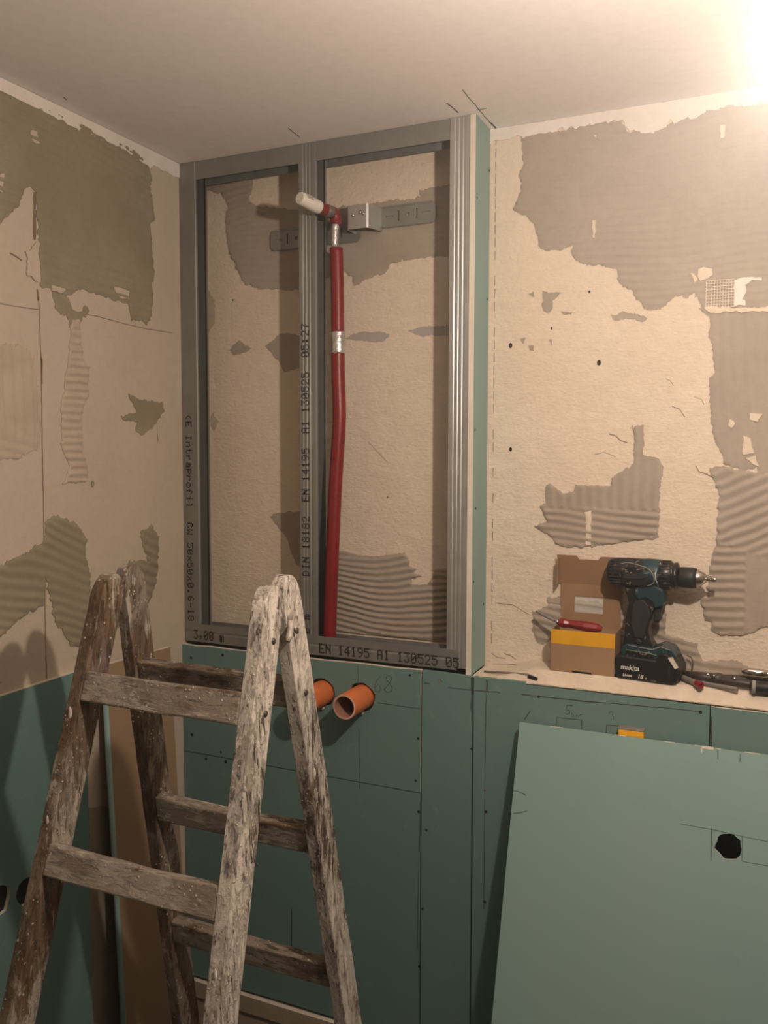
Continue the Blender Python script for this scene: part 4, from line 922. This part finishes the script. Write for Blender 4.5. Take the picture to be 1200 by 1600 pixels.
# ---------------------------------------------------------------- small tools on the ledge, right of the drill
def rod(name, label, cat, a, b, r, mat, tip=None, tipm=None, n=8, tiplen=0.12):
    t_ = thing(name, label, cat, ((a[0]+b[0])/2, (a[1]+b[1])/2, min(a[2], b[2])-r)); a, b = Vector(a), Vector(b)
    mb = MB(); mb.tube([a, b], r, n, 0, True, False); mb.build('body', mat, t_, None, 0.0006)
    if tip:
        mb = MB(); d2 = (b-a).normalized(); c = b; R2 = r*1.25
        mb.lathe(c-d2*r*1.2, d2, [(0, r), (0, R2), (r*2.4, R2), (r*2.4, R2*0.5), (r*1.6, R2*0.45), (r*1.6, 0)], 14, 0, False); mb.build(tip, tipm, t_, 'red end')
    return t_
zr = lambda r: ZL+r+0.0012
rod('marker_pen', 'grey round marker with a red open end on the mortar ledge beside the drill', 'pen', (1.190, 0.060, zr(0.006)), (*[float(c) for c in U(1092, 1071, 1, 0.004)[:2]], zr(0.0058)), 0.0058, 'greyp', 'cap_ring', 'redp', 12)
pr0 = U(1096, 1062, 1, 0.02); pr1 = U(1153, 1080, 1, 0.004)
rod('flat_pencil', 'plain grey-brown carpenter pencil on the ledge right of the red-ended pen', 'pencil', (pr0[0], 0.024, zr(0.0045)), (pr1[0], 0.002, zr(0.0045)), 0.0045, 'greyp', n=6)
dk = thing('pliers', 'dark grimy pliers lying along the ledge at the right, behind the pencil', 'pliers', (1.27, 0.055, ZL))
mb = MB(); P_ = [Vector((1.200, 0.062, ZL+0.012)), Vector((1.235, 0.050, ZL+0.012)), Vector((1.262, 0.042, ZL+0.0125))]
mb.tube(P_, [0.005, 0.009, 0.011], 10); mb.build('jaw', 'dark', dk)
mb = MB(); mb.lathe((1.268, 0.040, ZL+0.001), (0, 0, 1), [(0, 0), (0, 0.013), (0.020, 0.013), (0.022, 0.010), (0.022, 0)], 18); mb.build('pivot', 'dark', dk)
mb = MB(); mb.tube(curve([(1.270, 0.040, ZL+0.012), (1.31, 0.030, ZL+0.012), (1.36, 0.028, ZL+0.011), (1.42, 0.030, ZL+0.010)], 6), 0.0085, 10); mb.build('handle', 'dark', dk)
mb = MB(); mb.tube(curve([(1.270, 0.046, ZL+0.012), (1.31, 0.062, ZL+0.012), (1.36, 0.070, ZL+0.011), (1.42, 0.072, ZL+0.010)], 6), 0.0080, 10); mb.build('handle', 'dark', dk)
for x, y in ((1.250, 0.036), (1.262, 0.030), (1.300, 0.024)):
    mb = MB(); mb.lathe((x, y, ZL+0.021), (0, -0.5, 1), [(0, 0.003), (0.0015, 0.0025), (0.002, 0)], 10); mb.build('rivet', 'steel', dk)
ck2 = thing('ratchet', 'shiny chrome knurled ratchet handle lying on the dark pliers at the right edge', 'ratchet', (1.37, 0.050, ZL+0.021))
mb = MB(); mb.tube([(1.312, 0.050, ZL+0.031), (1.325, 0.050, ZL+0.031), (1.345, 0.050, ZL+0.0305), (1.362, 0.050, ZL+0.030)], [0.004, 0.008, 0.0085, 0.007], 14); mb.build('neck', 'chrome', ck2)
mb = MB()
for i in range(12): mb.lathe((1.362+i*0.0075, 0.050, ZL+0.030), (1, 0, 0), [(0, 0.007), (0.0015, 0.009), (0.006, 0.009), (0.0075, 0.007)], 16, 0, False)
mb.build('knurled_grip', 'chrome', ck2)
kn = thing('utility_knife', 'black rubber handle lying at the front of the ledge by the right edge', 'knife', (1.40, 0.012, ZL))
mb = MB(); mb.tube([(1.328, 0.006, ZL+0.013), (1.334, 0.006, ZL+0.013), (1.37, 0.008, ZL+0.0135), (1.45, 0.010, ZL+0.0135)], [0.008, 0.0112, 0.0125, 0.0125], 14); mb.build('handle', 'rub', kn)
mb = MB(); mb.lathe((1.332, 0.006, ZL+0.013), (1, 0, 0), [(0, 0.0115), (0.001, 0.0128), (0.006, 0.0128), (0.007, 0.0118)], 16); mb.build('collar', 'printd', kn, 'grey end ring')
wr = thing('wire_loop', 'thin dark wire loop standing up from the ledge just right of the drill battery', 'wire', (1.205, 0.070, ZL))
mb = MB(); mb.tube(curve([(1.212, 0.066, ZL+0.001), (1.218, 0.072, ZL+0.022), (1.216, 0.078, ZL+0.040), (1.206, 0.080, ZL+0.046)], 6), 0.0011, 6); mb.build('wire', 'rub', wr)
a, b = U(756, 1046.5, 1, 0.030), U(840, 1056, 1, 0.012)
sr = thing('metal_strip', 'thin grey metal strip lying on the ledge between the frame and the cardboard box', 'strip', ((a[0]+b[0])/2, 0.02, 1.262))
mb = MB(); zz = lambda x, y: ledge_z(x, y)+0.0030
mb.tube([(a[0], 0.034, zz(a[0], 0.034)), (a[0]+0.05, 0.022, zz(a[0]+0.05, 0.022)), (b[0]-0.018, 0.006, zz(b[0]-0.018, 0.006)), (b[0], 0.002, zz(b[0], 0.002))], 0.0022, 8); mb.build('rod', 'greyp', sr)
mb = MB(); mb.tube([(b[0]-0.018, 0.003, zz(b[0]-0.018, 0.003)+0.001), (b[0]+0.002, 0.0, zz(b[0]+0.002, 0.0)+0.001)], 0.0035, 8); mb.build('tip', 'black', sr, 'black tip')

# ---------------------------------------------------------------- the bare bulb (just outside the frame)
bl = thing('hanging_bulb', 'bare light bulb hanging from the ceiling on a short cable', 'lamp', (LAMP.x, LAMP.y, LAMP.z))
mb = MB(); mb.tube([(LAMP.x, LAMP.y, LAMP.z+0.085), (LAMP.x, LAMP.y, CE)], 0.003, 8); mb.build('cable', 'rub', bl)
mb = MB(); mb.lathe((LAMP.x, LAMP.y, LAMP.z+0.04), (0, 0, 1), [(0, 0), (0, 0.017), (0.045, 0.019), (0.05, 0.006), (0.05, 0)], 16); mb.build('socket', 'rub', bl)
